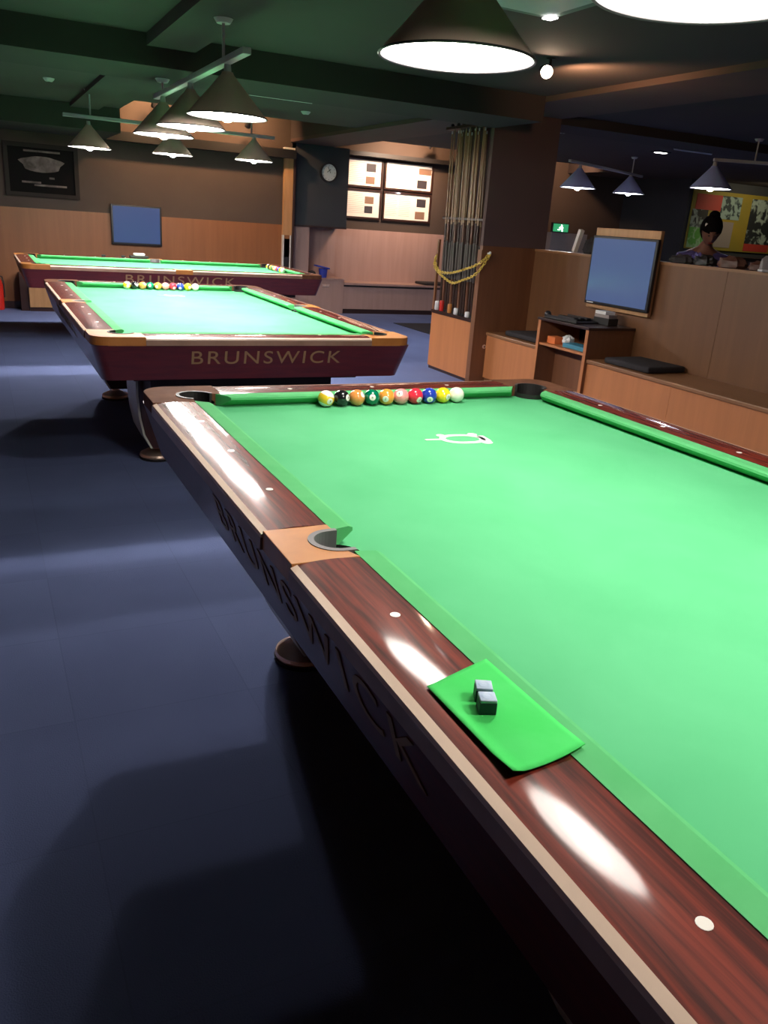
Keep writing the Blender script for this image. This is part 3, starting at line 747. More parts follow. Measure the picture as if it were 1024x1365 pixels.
# ------------------------------------------------------------------ balls
def ball_mat(name, col, stripe=False, cue=False):
    m = bpy.data.materials.new(name); m.use_nodes = True
    nt = m.node_tree; N = nt.nodes; L = nt.links; b = N['Principled BSDF']
    b.inputs['Roughness'].default_value = .12; b.inputs['Coat Weight'].default_value = .5
    if cue: b.inputs['Base Color'].default_value = (.85, .82, .72, 1); return m
    tc = N.new('ShaderNodeTexCoord'); sp = N.new('ShaderNodeSeparateXYZ'); L.new(tc.outputs['Object'], sp.inputs[0])
    ax = N.new('ShaderNodeMath'); ax.operation = 'ABSOLUTE'; L.new(sp.outputs['Y'], ax.inputs[0])
    gt = N.new('ShaderNodeMath'); gt.operation = 'GREATER_THAN'; gt.inputs[1].default_value = .0262; L.new(ax.outputs[0], gt.inputs[0])
    base = N.new('ShaderNodeMix'); base.data_type = 'RGBA'; base.inputs[6].default_value = (*col, 1); base.inputs[7].default_value = (.85, .82, .74, 1)
    if stripe:
        az = N.new('ShaderNodeMath'); az.operation = 'ABSOLUTE'; L.new(sp.outputs['Z'], az.inputs[0])
        g2 = N.new('ShaderNodeMath'); g2.operation = 'GREATER_THAN'; g2.inputs[1].default_value = .0145; L.new(az.outputs[0], g2.inputs[0])
        mx = N.new('ShaderNodeMath'); mx.operation = 'MAXIMUM'; L.new(gt.outputs[0], mx.inputs[0]); L.new(g2.outputs[0], mx.inputs[1])
        L.new(mx.outputs[0], base.inputs[0])
    else: L.new(gt.outputs[0], base.inputs[0])
    L.new(base.outputs[2], b.inputs['Base Color'])
    return m
BR = .02857
specs = [('9', (.85, .55, .03), True, 'yellow-striped white'), ('8', (.010, .010, .012), False, 'black'), ('7', (.72, .27, .07), False, 'tan brown'), ('6', (.0, .16, .08), False, 'dark green'),
         ('5', (.90, .33, .05), False, 'orange'), ('4', (.85, .30, .30), False, 'pink'), ('3', (.75, .03, .06), False, 'red'), ('2', (.02, .05, .42), False, 'blue'),
         ('1', (.90, .66, .02), False, 'yellow'), ('', (1, 1, 1), False, 'white cue')]
ballp = []
for n_, c_l, st_, w_ in specs:
    root = MB().sphere((0, 0, 0), BR, seg=40).build('pool_ball' if n_ else 'cue_ball', ball_mat('ball_' + w_.replace(' ', '_').replace('-', '_'), c_l, st_, not n_), smooth=True)
    if n_:
        for s in (1, -1):
            Mx = Matrix.Translation((0, -s * (BR + .0001), 0)) @ Matrix.Rotation(0 if s > 0 else PI, 4, 'Z') @ Matrix.Rotation(PI / 2, 4, 'X')
            text_mesh('number', n_, .012, M['ink'], root, Mx, .0002)
    ballp.append(root)
def place_balls(start, d, where, group, first=False):
    for k, (n_, c_l, st_, w_) in enumerate(specs):
        o = ballp[k] if first else copy_tree(ballp[k])
        o.location = (start[0] + d[0] * k, start[1] + d[1] * k, ZB + BR)
        random.seed(31 * k + 5)
        o.rotation_euler = (random.uniform(-.7, .7), random.uniform(-.6, .6), random.uniform(-.9, .5))
        o['label'] = '%s %sball in the row on the %s' % (w_, ('number %s ' % n_) if n_ else '', where)
        o['category'] = 'ball'; o['group'] = group
place_balls((.406, -BR - .0005), (.0578, 0), 'nearest pool table', 'balls lined up on the nearest table', True)
place_balls((.611 - .635 + .392, 4.021 - BR - .0005), (.0578, 0), 'middle pool table', 'balls lined up on the middle table')
place_balls((-.108 + 2.54 - BR - .0005, 6.86), (0, -.0578), 'farthest pool table', 'balls lined up on the farthest table')

# rack template lying on the cloth
def template(name, label, loc, s, m):
    b = MB()
    outer = []; inner = []
    n = 40
    for k in range(n):
        a = 2 * PI * k / n
        x = .075 * math.cos(a); y = .052 * math.sin(a)
        x = math.copysign(abs(x / .075) ** .8 * .075, x)
        outer.append((x, y)); inner.append((x * .74, y * .66))
    o = [b.bm.verts.new((x, y, 0.0)) for x, y in outer]; i_ = [b.bm.verts.new((x, y, 0.0)) for x, y in inner]
    o2 = [b.bm.verts.new((x, y, .0012)) for x, y in outer]; i2 = [b.bm.verts.new((x, y, .0012)) for x, y in inner]
    for k in range(n):
        j = (k + 1) % n
        b.bm.faces.new((o2[k], o2[j], i2[j], i2[k])); b.bm.faces.new((o[k], i_[k], i_[j], o[j]))
        b.bm.faces.new((o[k], o[j], o2[j], o2[k])); b.bm.faces.new((i_[k], i2[k], i2[j], i_[j]))
    b.box((-.125, -.006, 0), (-.07, .006, .0012))
    b.cyl((-.055, .045, 0), (-.055, .045, .0012), .014, seg=14); b.cyl((.055, .047, 0), (.055, .047, .0012), .016, seg=14)
    b.cyl((.062, -.045, 0), (.062, -.045, .0013), .018, seg=14); b.box((.06, -.03, 0), (.085, .03, .0012))
    ob_ = b.build(name, m, loc=loc, rot=(0, 0, -.10)); ob_.scale = (s, s, 1)
    return tag(ob_, label, 'rack template')
template('rack_template', 'thin white ring-shaped rack template with a tail on the nearest green cloth', (.668, -.515, ZB + .0004), 1.0, M['white'])
template('rack_template', 'small grey rack template on the cloth of the middle table below its balls', (.611 + .02, 4.021 - .45, ZB + .0004), .95, M['greycloth'])

# ------------------------------------------------------------------ cloth piece and chalks on the near rail
b = MB(); NX, NY = 14, 22
q = [(-.148, -1.787), (-.036, -1.742), (-.030, -1.975), (-.150, -1.990)]
q = [(-.1465, -1.790), (-.030, -1.752), (-.026, -1.968), (-.1445, -1.988)]
V = []
for i in range(NX + 1):
    row = []
    for j in range(NY + 1):
        s, t_ = i / NX, j / NY
        x = (1 - s) * ((1 - t_) * q[0][0] + t_ * q[3][0]) + s * ((1 - t_) * q[1][0] + t_ * q[2][0])
        y_ = (1 - s) * ((1 - t_) * q[0][1] + t_ * q[3][1]) + s * ((1 - t_) * q[1][1] + t_ * q[2][1])
        y_ += -.006 * math.sin(PI * s) * (t_ - .15)
        z = ZR + .0038 + .0045 * max(0, t_ - .8) / .2 * (1 - .5 * s) + .004 * max(0, .15 - s) / .15 * (.3 + t_)
        row.append(b.bm.verts.new((x, y_, z)))
    V.append(row)
for i in range(NX):
    for j in range(NY): b.bm.faces.new((V[i][j], V[i + 1][j], V[i + 1][j + 1], V[i][j + 1]))
cl = b.build('cloth_scrap', M['clothpiece'], smooth=True)
sm = cl.modifiers.new('thick', 'SOLIDIFY'); sm.thickness = .0012; sm.offset = -1
tag(cl, 'rectangular scrap of bright green cloth lying across the nearest wooden rail', 'cloth')
def chalk(label, x, y_, rz, z):
    t = thing('chalk_cube', label, 'chalk', (x, y_, z), rz, 'chalk cubes on the cloth scrap')
    MB().box((-.011, -.011, .0), (.011, .011, .0165), bev=.001).build('label_wrap', M['chalklabel'], t)
    b = MB(); b.box((-.0108, -.0108, .0165), (.0108, .0108, .021), bev=.0012); b.build('chalk_top', M['chalkblue'], t, smooth=True)
    bb_ = MB().lathe([(0, .0205), (.0075, .0212), (.0080, .0214), (.0075, .0216), (.003, .0208)], 18); bb_.build('worn_hollow', M['chalkblue'], t, smooth=True)
chalk('far one of two grey-blue chalk cubes on the green cloth scrap', -.0905, -1.8385, -.45, ZR + .0040)
chalk('near one of two grey-blue chalk cubes on the green cloth scrap', -.1010, -1.8640, -.38, ZR + .0040)

# tray behind the far table + pocket cap things
tr = thing('accessory_tray', 'black tray with a folded white cloth on the far rail of the farthest table', 'tray', (1.0, 7.205, ZR + .003))
MB().box((-.10, -.05, 0), (.10, .05, .025), bev=.005).build('tray', M['black'], tr, smooth=True)
MB().box((-.06, -.035, .025), (.06, .035, .055), bev=.012, rz=.15).build('folded_cloth', M['white'], tr, smooth=True)
for k, xx in enumerate((.83, .62)):
    o = MB().box((xx - .02, 7.19, ZR + .001), (xx + .02, 7.23, ZR + .024), bev=.003).build('chalk_block', M['black']); tag(o, ('dark chalk block just left of the tray on the far table rail', 'dark chalk block farthest left on the far table rail')[k], 'chalk', 'chalk blocks on the far rail')

# ------------------------------------------------------------------ lamps
def make_lamp(shade_m, glow_m, bulb_m, R=.222, hh=.215):
    t = thing('pendant_lamp', 'x', 'lamp')
    b = MB(); b.lathe([(R, 0), (R - .002, .006), (.035, hh), (.030, hh + .012), (0, hh + .014)], 56)
    b.build('lamp_shade', shade_m, t, smooth=True)
    b = MB(); b.lathe([(R - .004, .001), (.033, hh - .004), (0, hh - .004)], 56); b.build('shade_lining', M['shade_in'], t, smooth=True)
    b = MB(); b.lathe([(R - .010, .010), (.15, .004), (.06, -.002), (0, -.004)], 48); b.build('diffuser', glow_m, t, smooth=True)
    b = MB().sphere((0, 0, .016), .042, seg=12); b.build('bulb', bulb_m, t, smooth=True)
    b = MB(); b.lathe([(R, -.001), (R + .003, .002), (R + .001, .006), (R - .006, .006), (R - .006, .001)], 56, closed=True); b.build('rim', M['black'], t, smooth=True)
    MB().cyl((0, 0, hh + .012), (0, 0, hh + .05), .022, .018, 16).build('socket', M['bar'], t, smooth=True)
    return t
lampA = make_lamp(M['shade'], M['glow'], M['bulb_a'])
lampC = make_lamp(M['shade'], M['glow_b'], M['bulb_b'])
lampB = make_lamp(M['shade_blue'], M['glow_blue'], M['bulb_c'], .205, .20)
first = {id(lampA): True, id(lampB): True, id(lampC): True}
def place_lamp(src, x, y_, z, label, group, sc=1.0):
    if first[id(src)]: o = src; first[id(src)] = False
    else: o = copy_tree(src)
    o.location = (x, y_, z); o.scale = (sc, sc, sc)
    o['label'] = label; o['group'] = group; o['category'] = 'lamp'
def light_bar(name, label, cx, cy, length, axis, z, canopies, zt=None):
    t = thing(name, label, 'light bar', (cx, cy, z), 0 if axis == 'x' else PI / 2, 'ceiling light bars')
    MB().box((-length / 2, -.022, -.016), (length / 2, .022, .016), bev=.004).build('bar', M['bar'], t)
    for a in canopies:
        if zt is None and axis == 'y': zt_ = 2.30 if cy + a < 3.2 else 2.19
        else: zt_ = zt or CEIL
        b = MB().cyl((a, 0, .016), (a, 0, zt_ - z - .02), .008, seg=10); r_ = b.build('hanger_rod', M['bar'], t, smooth=True)
        MB().cyl((a, 0, zt_ - z - .022), (a, 0, zt_ - z), .035, .05, 20).build('ceiling_cup', M['bar'], t, smooth=True)
# T1
place_lamp(lampA, .635, -.33, 1.822, 'cone lamp over the far half of the nearest table, largest fully visible disc', 'cone lamps over the nearest table')
place_lamp(lampA, .635, -1.27, 1.812, 'cone lamp over the middle of the nearest table, cut by the top picture edge', 'cone lamps over the nearest table')
place_lamp(lampA, .635, -2.21, 1.812, 'cone lamp over the near end of the nearest table, nearest the camera', 'cone lamps over the nearest table')
light_bar('light_bar', 'grey bar carrying the three lamps of the nearest table', .635, -1.27, 2.4, 'y', 2.095, (-.9, .9), 2.30)
# T2
for yy, lab in ((2.02, 'nearest and largest of three cone lamps over the middle table'), (2.86, 'second of three cone lamps over the middle table'), (3.70, 'rear and leftmost of three cone lamps over the middle table')):
    place_lamp(lampC, .61, yy, 1.835, lab, 'cone lamps over the middle table', .93)
light_bar('light_bar', 'grey bar carrying the three lamps of the middle table', .61, 2.80, 2.26, 'y', 2.10, (-.70, .90), None)
# T3
for xx, zz, lab in ((.44, 1.855, 'leftmost of three cone lamps over the farthest table'), (1.24, 1.868, 'middle of three cone lamps over the farthest table'), (2.09, 1.885, 'rightmost of three cone lamps over the farthest table')):
    place_lamp(lampC, xx, 6.45, zz, lab, 'cone lamps over the farthest table', .90)
light_bar('light_bar', 'thin grey bar carrying the three lamps of the farthest table', 1.26, 6.45, 2.1, 'x', 2.13, (-.80, .80))

# other room lamps (slate blue shades)
def ray(px, py, depth):
    return CAMP + (CF + CR_ * ((px - 512) / FPX) - CU * ((py - 682.5) / FPX)) * depth
yaw, pit, rol, FPX = -.4674, -.3435, .0720, 1080.04
_f = Vector((-math.sin(yaw) * math.cos(pit), math.cos(yaw) * math.cos(pit), math.sin(pit)))
_r = Vector((math.cos(yaw), math.sin(yaw), 0)); _u = _r.cross(_f)
CR_ = _r * math.cos(rol) + _u * math.sin(rol); CU = -_r * math.sin(rol) + _u * math.cos(rol); CF = _f
CAMP = Vector((-.6322, -2.5898, 1.3781))
place_lamp(lampB, 5.727, 5.63, 1.895, 'left of two blue-shaded lamps above the partition, beside the brown column', 'blue-shaded lamps in the other room')
place_lamp(lampB, 7.04, 6.26, 1.93, 'middle blue-shaded lamp above the partition screen', 'blue-shaded lamps in the other room', .97)
place_lamp(lampB, 5.96, 3.81 + .02, 1.90, 'right blue-shaded lamp above the partition, in front of the posters', 'blue-shaded lamps in the other room', .98)
def bar_between(label, A, B, hang):
    d = Vector(B) - Vector(A); L_ = math.hypot(d.x, d.y)
    t = thing('light_bar', label, 'light bar', ((A[0] + B[0]) / 2, (A[1] + B[1]) / 2, A[2]), math.atan2(d.y, d.x), 'ceiling light bars')
    MB().box((-L_ / 2, -.02, -.014), (L_ / 2, .02, .014), bev=.003).build('bar', M['bar'], t)
    for a in hang:
        MB().cyl((a, 0, .014), (a, 0, CEIL - A[2] - .02), .008, seg=10).build('hanger_rod', M['bar'], t, smooth=True)
        MB().cyl((a, 0, CEIL - A[2] - .022), (a, 0, CEIL - A[2]), .03, .045, 20).build('ceiling_cup', M['bar'], t, smooth=True)
bar_between('grey bar above the two blue-shaded lamps beside the column', (5.48, 5.51, 2.165), (7.35, 6.41, 2.165), (.72,))
bar_between('grey bar above the right blue-shaded lamp in the other room', (5.90, 3.80, 2.16), (7.6, 2.95, 2.16), (-.55,))

# recessed downlight, strip fittings, ceiling box
d_ = thing('recessed_downlight', 'small square white downlight in the ceiling of the other room', 'downlight', (6.72, 5.44, CEIL - .012))
MB().box((-.10, -.06, 0), (.10, .06, .012)).build('trim_plate', M['black'], d_)
MB().box((-.07, -.035, -.004), (.07, .035, 0)).build('lens', M['glow_white'], d_)
def strip_light(label, x0, x1, y_, z):
    t = thing('strip_fitting', label, 'strip light', ((x0 + x1) / 2, y_, z), 0, 'unlit strip fittings')
    w = (x1 - x0) / 2
    MB().box((-w, -.035, 0), (w, .035, .045), bev=.008).build('housing', M['bar'], t)
    MB().cyl((-w + .03, 0, -.012), (w - .03, 0, -.012), .013, seg=12).build('tube', M['shade_in'], t, smooth=True)
strip_light('unlit pale strip fitting on the ceiling right of the lamps over the middle table', 1.50, 2.14, 4.80, CEIL - .046)
strip_light('unlit pale strip fitting on the other room ceiling above the screen', 6.1, 6.7, 4.60, CEIL - .046)
cbx = thing('ceiling_cassette', 'pale green ceiling cassette cut by the top picture edge', 'ceiling unit', (1.565, .645, 2.335))
MB().box((-.36, -.45, 0), (.36, .45, .035), bev=.006).build('housing', M['duct'], cbx)
MB().box((-.30, -.39, -.006), (.30, .39, 0)).build('grille', M['bar'], cbx)
cb = MB().box((.29, .36, -.014), (.34, .42, -.006), bev=.003).build('spot_reflection', M['glow_white'], cbx)  # glowing chip imitates the spotlight's reflection on the cassette
for (x, y_, lab) in ((.07, 6.0, 'small round ceiling sensor left of the farthest table lamps'), (2.49, 6.0, 'small round ceiling sensor above the alcove'), (4.84, 4.85, 'small round ceiling sensor beside the column in the other room')):
    s_ = thing('ceiling_sensor', lab, 'sensor', (x, y_, CEIL - .03), 0, 'ceiling sensors')
    MB().lathe([(0, 0), (.03, .004), (.045, .02), (.05, .03), (0, .03)], 24).build('dome', M['bar'], s_, smooth=True)
    MB().lathe([(0, -.006), (.012, -.003), (.014, .002), (0, .002)], 16).build('eye', M['black'], s_, smooth=True)

# spotlights
def spot(label, loc, target, bulb=False, power=0, ang=1.6, col_=(1, .62, .36), blend=.9, base_up=False):
    t = thing('spotlight', label, 'spotlight', loc, 0, 'halogen spotlights')
    d = (Vector(target) - Vector(loc)).normalized()
    qm = Vector((0, 0, -1)).rotation_difference(d).to_matrix().to_4x4()
    b = MB(); b.lathe([(.0, .05), (.026, .05), (.032, .02), (.040, -.045), (.036, -.045), (.028, .0), (0, .0)], 24)
    bmesh.ops.transform(b.bm, matrix=qm, verts=b.bm.verts); hd = b.build('lamp_head', M['black'], t, smooth=True)
    b = MB(); b.sphere((0, 0, -.02), .026 if not bulb else .034, (1, 1, .8), seg=16); bmesh.ops.transform(b.bm, matrix=qm, verts=b.bm.verts)
    b.build('bulb', M['glow_warm'], hd, smooth=True)
    zz = ((2.80 if loc[1] > 8 else CEIL) - loc[2]) if base_up else -.075
    MB().cyl((.03, 0, 0), (.03, 0, zz), .008, seg=10).cyl((.03, 0, zz), (.03, 0, zz * .94), .028, seg=16).build('mounting_arm', M['black'], t, smooth=True)
    if power:
        L_ = bpy.data.lights.new('spotlight_beam', 'SPOT'); L_.energy = power; L_.color = col_; L_.spot_size = ang; L_.spot_blend = blend; L_.shadow_soft_size = .03
        lo = bpy.data.objects.new('spotlight_beam', L_); C.objects.link(lo); lo.location = Vector(loc) + d * .07
        lo.rotation_euler = d.to_track_quat('-Z', 'Y').to_euler()
spot('black spotlight hanging in the left part of the ceiling recess before the back wall', (1.50, 8.75, 2.56), (1.55, 9.16, 2.30), base_up=True)
spot('black spotlight in the ceiling recess behind the rightmost far lamp', (2.72, 8.80, 2.46), (2.7, 9.16, 2.2), base_up=True)
spot('black spotlight in the recess above the four framed sheets', (5.72, 9.30, 2.52), (5.5, 9.66, 2.2), base_up=True)
spot('glaring halogen spotlight under the ceiling left of the long beam', (2.56, 2.0, 2.30), (2.1, .8, 1.9), bulb=True, base_up=True)
def light(kind, loc, tgt, power, col_, size=.05, ang=1.5, blend=.8):
    L_ = bpy.data.lights.new('spot_beam', kind); L_.energy = power; L_.color = col_; L_.shadow_soft_size = size
    if kind == 'SPOT': L_.spot_size = ang; L_.spot_blend = blend
    lo = bpy.data.objects.new('spot_beam', L_); C.objects.link(lo); lo.location = loc
    lo.rotation_euler = (Vector(tgt) - Vector(loc)).to_track_quat('-Z', 'Y').to_euler()
# alcove picture lights, uplight in other room, added fill on the posters
light('SPOT', (1.50, 8.55, 2.66), (1.60, 9.16, 2.34), 60, (1, .56, .28), .04, 2.6)
light('SPOT', (2.66, 8.55, 2.66), (2.70, 9.16, 2.30), 52, (1, .56, .28), .04, 2.6)
light('SPOT', (5.25, 8.55, 2.68), (5.25, 9.66, 1.80), 120, (1, .76, .58), .04, 1.5)
light('SPOT', (5.50, 8.90, 2.70), (5.5, 9.66, 2.45), 75, (1, .58, .32), .04, 2.7)
light('SPOT', (8.1, 8.75, 2.65), (8.2, 9.66, 2.2), 40, (1, .60, .36), .04, 2.7)
light('SPOT', (2.80, 2.05, 2.20), (3.35, 2.2, 2.40), 14, (1, .55, .28), .04, 2.7)
light('SPOT', (11.0, 6.9, 2.33), (11.2, 8.1, 1.7), 16, (1, .82, .50), .04, 2.0)  # added spot that brightens the poster board; no fitting behind it

# ------------------------------------------------------------------ the other room beyond the partition
es = thing('exit_sign', 'green lit running-figure exit sign on the back wall right of the column', 'sign', (8.00, 8.885, 1.40))
MB().box((-.17, -.03, 0), (.17, .01, .15), bev=.004).build('housing', M['black'], es)
MB().box((-.15, -.034, .015), (.15, -.030, .135)).build('sign_face', M['green_sign'], es)
b = MB(); b.sphere((.01, -.036, .11), .012, (1, .3, 1), seg=10); b.tube([(.01, -.037, .098), (.0, -.037, .065), (.035, -.037, .045), (.03, -.037, .022)], .006, 6); b.tube([(.0, -.037, .065), (-.03, -.037, .045), (-.055, -.037, .045)], .006, 6); b.tube([(-.03, -.037, .075), (.01, -.037, .095), (.04, -.037, .075)], .005, 6)
b.build('running_figure', M['glow_white'], es)
# posters
pb = thing('poster_board', 'yellow display board full of posters on the far right wall', 'board', (11.6, 8.095, 1.30))
MB().box((-1.62, -.03, 0), (1.9, 0, .92)).build('board', M['poster_y'], pb)
pz = [(-1.55, -.98, .62, .86, 'print_r'), (-1.60, -1.25, .34, .62, 'print_k'), (-1.60, -1.22, .02, .34, 'print_g'), (-.98, -.52, .50, .86, 'print_c'), (-1.0, -.62, .05, .46, 'greycloth'), (-.28, .32, .14, .86, 'print_k'), (-.28, .32, .02, .14, 'print_r'), (.55, 1.0, .1, .84, 'casting'), (1.1, 1.7, .1, .84, 'print_c')]
labs = ['red banner poster at the top left of the yellow board', 'small dark poster below the red banner on the yellow board', 'green poster at the lower left of the yellow board', 'grey teal poster at the top centre of the yellow board', 'plain grey poster behind the person on the yellow board', 'tall dark collage poster at the right of the yellow board', 'red strip poster under the tall dark collage', 'orange poster beside the tall dark collage', 'teal poster at the far right end of the yellow board']
for (xa, xb, za, zb, mm), lb in zip(pz, labs):
    o = MB().box((11.6 + xa, 8.057, 1.30 + za), (11.6 + xb, 8.064, 1.30 + zb)).build('poster', M[mm]); tag(o, lb, 'poster', 'posters on the yellow board')
ct = thing('counter', 'dark-topped grey counter below the posters in the other room', 'counter', (12.3, 7.6, 0))
MB().box((-1.9, -.25, 0), (2.2, .3, 1.17)).build('body', M['greycloth'], ct)
MB().box((-1.95, -.30, 1.17), (2.2, .3, 1.22)).build('worktop', M['black'], ct)

# person
def skin_body(name, verts, edges, radii, m, parent, sub=2, root=0):
    me = bpy.data.meshes.new(name); me.from_pydata(verts, edges, []); me.materials.append(m)
    o = bpy.data.objects.new(name, me); link(o, parent)
    sk = o.modifiers.new('skin', 'SKIN'); sk.use_smooth_shade = True
    for i, r in enumerate(radii):
        me.skin_vertices[0].data[i].radius = (r if isinstance(r, tuple) else (r, r))
    me.skin_vertices[0].data[root].use_root = True
    s = o.modifiers.new('sub', 'SUBSURF'); s.levels = sub; s.render_levels = sub
    return o
hp = ray(946, 306, 7.2)
px_, py_ = hp.x, hp.y
pr_ = thing('person', 'person with black hair and a blue-purple shirt bending forward beyond the partition', 'person', (px_, py_, 0), math.atan2(CAMP.y - py_, CAMP.x - px_) + PI / 2 + .25)
# local frame: -y faces roughly the camera
V = [(0, .22, .92), (0, .20, 1.05), (0, .13, 1.20), (0, .05, 1.32), (0, .02, 1.40), (0, 0, 1.46),
     (-.18, .06, 1.29), (-.25, .02, 1.05), (-.20, -.14, .90),
     (.18, .06, 1.29), (.25, .02, 1.05), (.20, -.14, .90),
     (-.10, .20, .88), (-.12, .14, .48), (-.13, .20, .07), (-.13, .08, .03),
     (.10, .20, .88), (.12, .14, .48), (.13, .20, .07), (.13, .08, .03)]
Ed = [(0, 1), (1, 2), (2, 3), (3, 4), (4, 5), (3, 6), (6, 7), (7, 8), (3, 9), (9, 10), (10, 11), (0, 12), (12, 13), (13, 14), (14, 15), (0, 16), (16, 17), (17, 18), (18, 19)]
Rr = [(.15, .11), (.13, .10), (.15, .11), (.13, .10), .058, .052, .062, .042, .028, .062, .042, .028, .09, .058, .042, .035, .09, .058, .042, .035]
pr_.scale = (.97, .97, .972)
body = skin_body('body', V, Ed, Rr, M['skin'], pr_)
# head
b = MB(); b.sphere((0, -.02, 1.555), .1, (.78, .92, 1.16), seg=32)
for v in b.bm.verts:
    x, y_, z = v.co.x, v.co.y + .02, v.co.z - 1.555
    if z < 0: v.co.x *= 1 + z * 2.4; 
    if y_ < -.05:
        v.co.y -= .022 * math.exp(-((x / .014) ** 2) - ((z + .012) / .022) ** 2)        # nose
        v.co.y += .010 * math.exp(-(((abs(x) - .03) / .014) ** 2) - ((z - .012) / .012) ** 2)  # eye sockets
        v.co.y -= .006 * math.exp(-((x / .025) ** 2) - ((z + .055) / .010) ** 2)        # lips
        v.co.y -= .008 * math.exp(-((x / .025) ** 2) - ((z + .095) / .02) ** 2)         # chin
hd = b.build('head', M['skin'], pr_, smooth=True)
for s in (-1, 1):
    MB().sphere((s * .079, -.01, 1.55), .022, (.35, .7, 1.2), seg=12).build('ear', M['skin'], hd, smooth=True)
    MB().sphere((s * .03, -.104, 1.567), .008, (1.4, .6, .8), seg=10).build('eye', M['ink'], hd, smooth=True)
MB().sphere((0, -.113, 1.50), .01, (2.0, .5, .5), seg=10).build('mouth', M['print_r'], hd, smooth=True)
b = MB(); b.sphere((0, .005, 1.585), .112, (.86, .98, 1.08), seg=32)
dl = [v for v in b.bm.verts if (v.co.y < -.045 and v.co.z < 1.585) or v.co.z < 1.48]
bmesh.ops.delete(b.bm, geom=dl, context='VERTS')
for v in b.bm.verts: v.co += v.co.normalized() * random.uniform(-.004, .004)
b.sphere((.02, .09, 1.66), .05, (1, 1, .9), seg=16)
hr = b.build('hair', M['hair'], pr_, smooth=True)
HT = Matrix.Translation((0, .02, 1.46)) @ Matrix.Rotation(.50, 4, 'X') @ Matrix.Translation((0, -.02, -1.46))
hd.matrix_local = HT; hr.matrix_local = HT
hc = MB().box((-.075, -.055, 1.62), (-.045, -.035, 1.655), bev=.005).build('hair_clip', M['white'], hr)
# shirt: larger skin over trunk and sleeves
SV = [(0, .215, .95), (0, .19, 1.08), (0, .125, 1.21), (0, .05, 1.325), (0, .03, 1.37), (-.185, .06, 1.285), (-.235, -.02, 1.12), (.185, .06, 1.285), (.235, -.02, 1.12)]
skin_body('shirt', SV, [(0, 1), (1, 2), (2, 3), (3, 4), (3, 5), (5, 6), (3, 7), (7, 8)], [(.165, .125), (.145, .115), (.165, .125), (.145, .115), .068, .075, .058, .075, .058], M['shirt'], pr_)
TV = [(0, .22, .93), (-.10, .20, .86), (-.12, .14, .48), (-.13, .19, .10), (.10, .20, .86), (.12, .14, .48), (.13, .19, .10)]
skin_body('trousers', TV, [(0, 1), (1, 2), (2, 3), (0, 4), (4, 5), (5, 6)], [(.155, .115), .10, .072, .06, .10, .072, .06], M['trousers'], pr_)
# hands with five fingers
for s in (-1, 1):
    hx, hy, hz = s * .20, -.14, .90
    VV = [(hx, hy + .01, hz), (hx, hy - .05, hz - .005)]; EE = [(0, 1)]; RRr = [(.030, .018), (.038, .014)]
    for f_ in range(4):
        fx = hx + (f_ - 1.5) * .020; Lf = (.070, .078, .072, .058)[f_ if s > 0 else 3 - f_]
        i0 = len(VV); VV += [(fx, hy - .065, hz - .005), (fx, hy - .065 - Lf * .5, hz - .012), (fx, hy - .065 - Lf * .85, hz - .035)]
        EE += [(1, i0), (i0, i0 + 1), (i0 + 1, i0 + 2)]; RRr += [.010, .009, .007]
    i0 = len(VV); VV += [(hx - s * .035, hy - .025, hz - .006), (hx - s * .055, hy - .06, hz - .015), (hx - s * .052, hy - .085, hz - .022)]
    EE += [(0, i0), (i0, i0 + 1), (i0 + 1, i0 + 2)]; RRr += [.013, .011, .008]
    skin_body('hand', VV, EE, RRr, M['skin'], pr_, sub=1)
# ------------------------------------------------------------------ things on the partition cap
ZC = 1.2355
def blob(name, label, cat, c, r, sc, m, jit=.012, rz=0, group=None, seg=22):
    b = MB().sphere((0, 0, 0), r, (1, 1, 1), seg=seg)
    for v in b.bm.verts:
        n = v.co.normalized()
        v.co += n * jit * (math.sin(9 * n.x + 3 * c[1]) * math.cos(7 * n.y + 2 * c[0]) + .5 * math.sin(15 * n.z + 5 * n.x))
        v.co = Vector((v.co.x * sc[0], v.co.y * sc[1], max(v.co.z, -r * .55) * sc[2]))
    o = b.build(name, m, smooth=True, loc=c, rot=(0, 0, rz)); o.location.z = ZC + r * .55 * sc[2]
    return tag(o, label, cat, group)
blob('cloth_bag', 'dark cloth bag on the partition cap immediately right of the screen', 'bag', (4.06, 2.12, 0), .07, (.8, 1.6, .55), M['dark'])
blob('cloth_bag', 'black slumped bag on the partition cap below the person', 'bag', (4.06, 1.90, 0), .07, (.9, 1.3, .65), M['black'])
blob('cloth_bag', 'brown leather bag on the partition cap right of the black bag', 'bag', (4.07, 1.66, 0), .08, (.8, 1.5, .62), M['brownleather'])
blob('cloth_bag', 'dark brown bag on the partition cap near the right picture edge', 'bag', (4.07, 1.44, 0), .065, (.85, 1.1, .6), M['brownleather'])
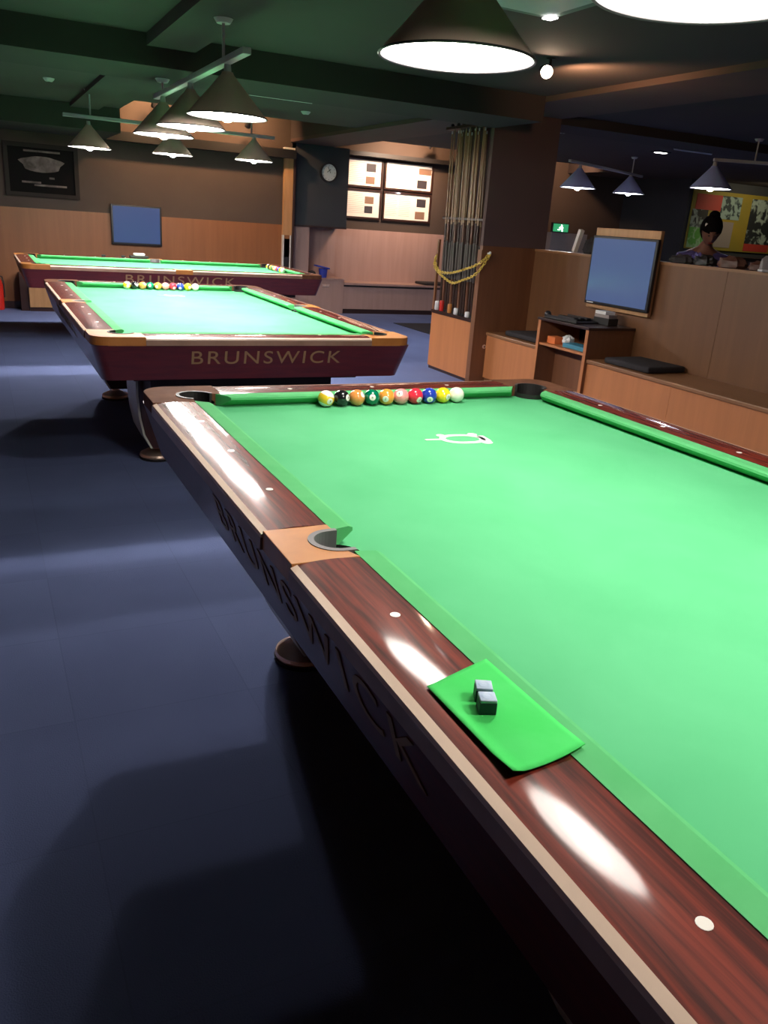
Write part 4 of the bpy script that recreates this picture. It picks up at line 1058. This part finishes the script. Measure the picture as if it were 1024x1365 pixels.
def shoe(label, x, y_, rz, m):
    t = thing('shoe', label, 'shoe', (x, y_, ZC), rz, 'grey shoes on the partition')
    b = MB(); rings = []
    for yy, w, h_ in ((-.12, .012, .025), (-.11, .030, .04), (-.06, .038, .05), (0, .034, .075), (.05, .032, .095), (.10, .032, .09), (.12, .02, .07)):
        rings.append([Vector((w * math.cos(a), yy, .012 + h_ * max(0, math.sin(a)))) for a in [k * PI / 8 for k in range(9)]])
    b.loft(rings); b.build('upper', m, t, smooth=True)
    MB().box((-.036, -.122, 0), (.036, .122, .016), bev=.006).build('sole', M['white'], t)
shoe('grey shoe on the partition cap pointing left, by the right picture edge', 4.07, 1.36 - .08, 1.15, M['greycloth'])
shoe('second grey shoe on the partition cap, cut by the right picture edge', 4.07, 1.14, 1.25, M['greycloth'])
blob('purple_scarf', 'purple blue folded scarf on the partition cap below the person', 'scarf', (4.10, 2.02, 0), .05, (.6, 1.0, 1.0), M['shirt'])
# leaning white folder and dark bag beside column
lf = MB().box((4.05, 3.36, ZC), (4.09, 3.395, ZC + .19), rot=Matrix.Rotation(.32, 4, 'X')).build('leaning_folder', M['paper']); tag(lf, 'white folder leaning against a dark bag on the partition left of the screen', 'folder'); lf.location.z = .004
blob('cloth_bag', 'dark bag on the partition between the white folder and the screen board', 'bag', (4.075, 3.20, 0), .07, (.8, 1.1, 1.15), M['dark'])

# ------------------------------------------------------------------ world, camera, view
w = bpy.data.worlds.new('World'); bpy.context.scene.world = w; w.use_nodes = True
w.node_tree.nodes['Background'].inputs[0].default_value = (.02, .02, .03, 1); w.node_tree.nodes['Background'].inputs[1].default_value = .2
cam = bpy.data.cameras.new('camera'); co = bpy.data.objects.new('camera', cam); C.objects.link(co)
cam.sensor_fit = 'HORIZONTAL'; cam.sensor_width = 36.0; cam.lens = FPX / 1024 * 36.0; cam.clip_start = .02; cam.clip_end = 60
Rm = Matrix((CR_, CU, -CF)).transposed()
co.matrix_world = Matrix.Translation(CAMP) @ Rm.to_4x4()
sc_ = bpy.context.scene; sc_.camera = co
sc_.view_settings.view_transform = 'Standard'; sc_.view_settings.look = 'None'; sc_.view_settings.gamma = 1; sc_.view_settings.exposure = 0.6
sc_.cycles.use_denoising = True
sc_.cycles.max_bounces = 7; sc_.cycles.diffuse_bounces = 5; sc_.cycles.caustics_reflective = False; sc_.cycles.caustics_refractive = False
sc_.cycles.sample_clamp_indirect = 20
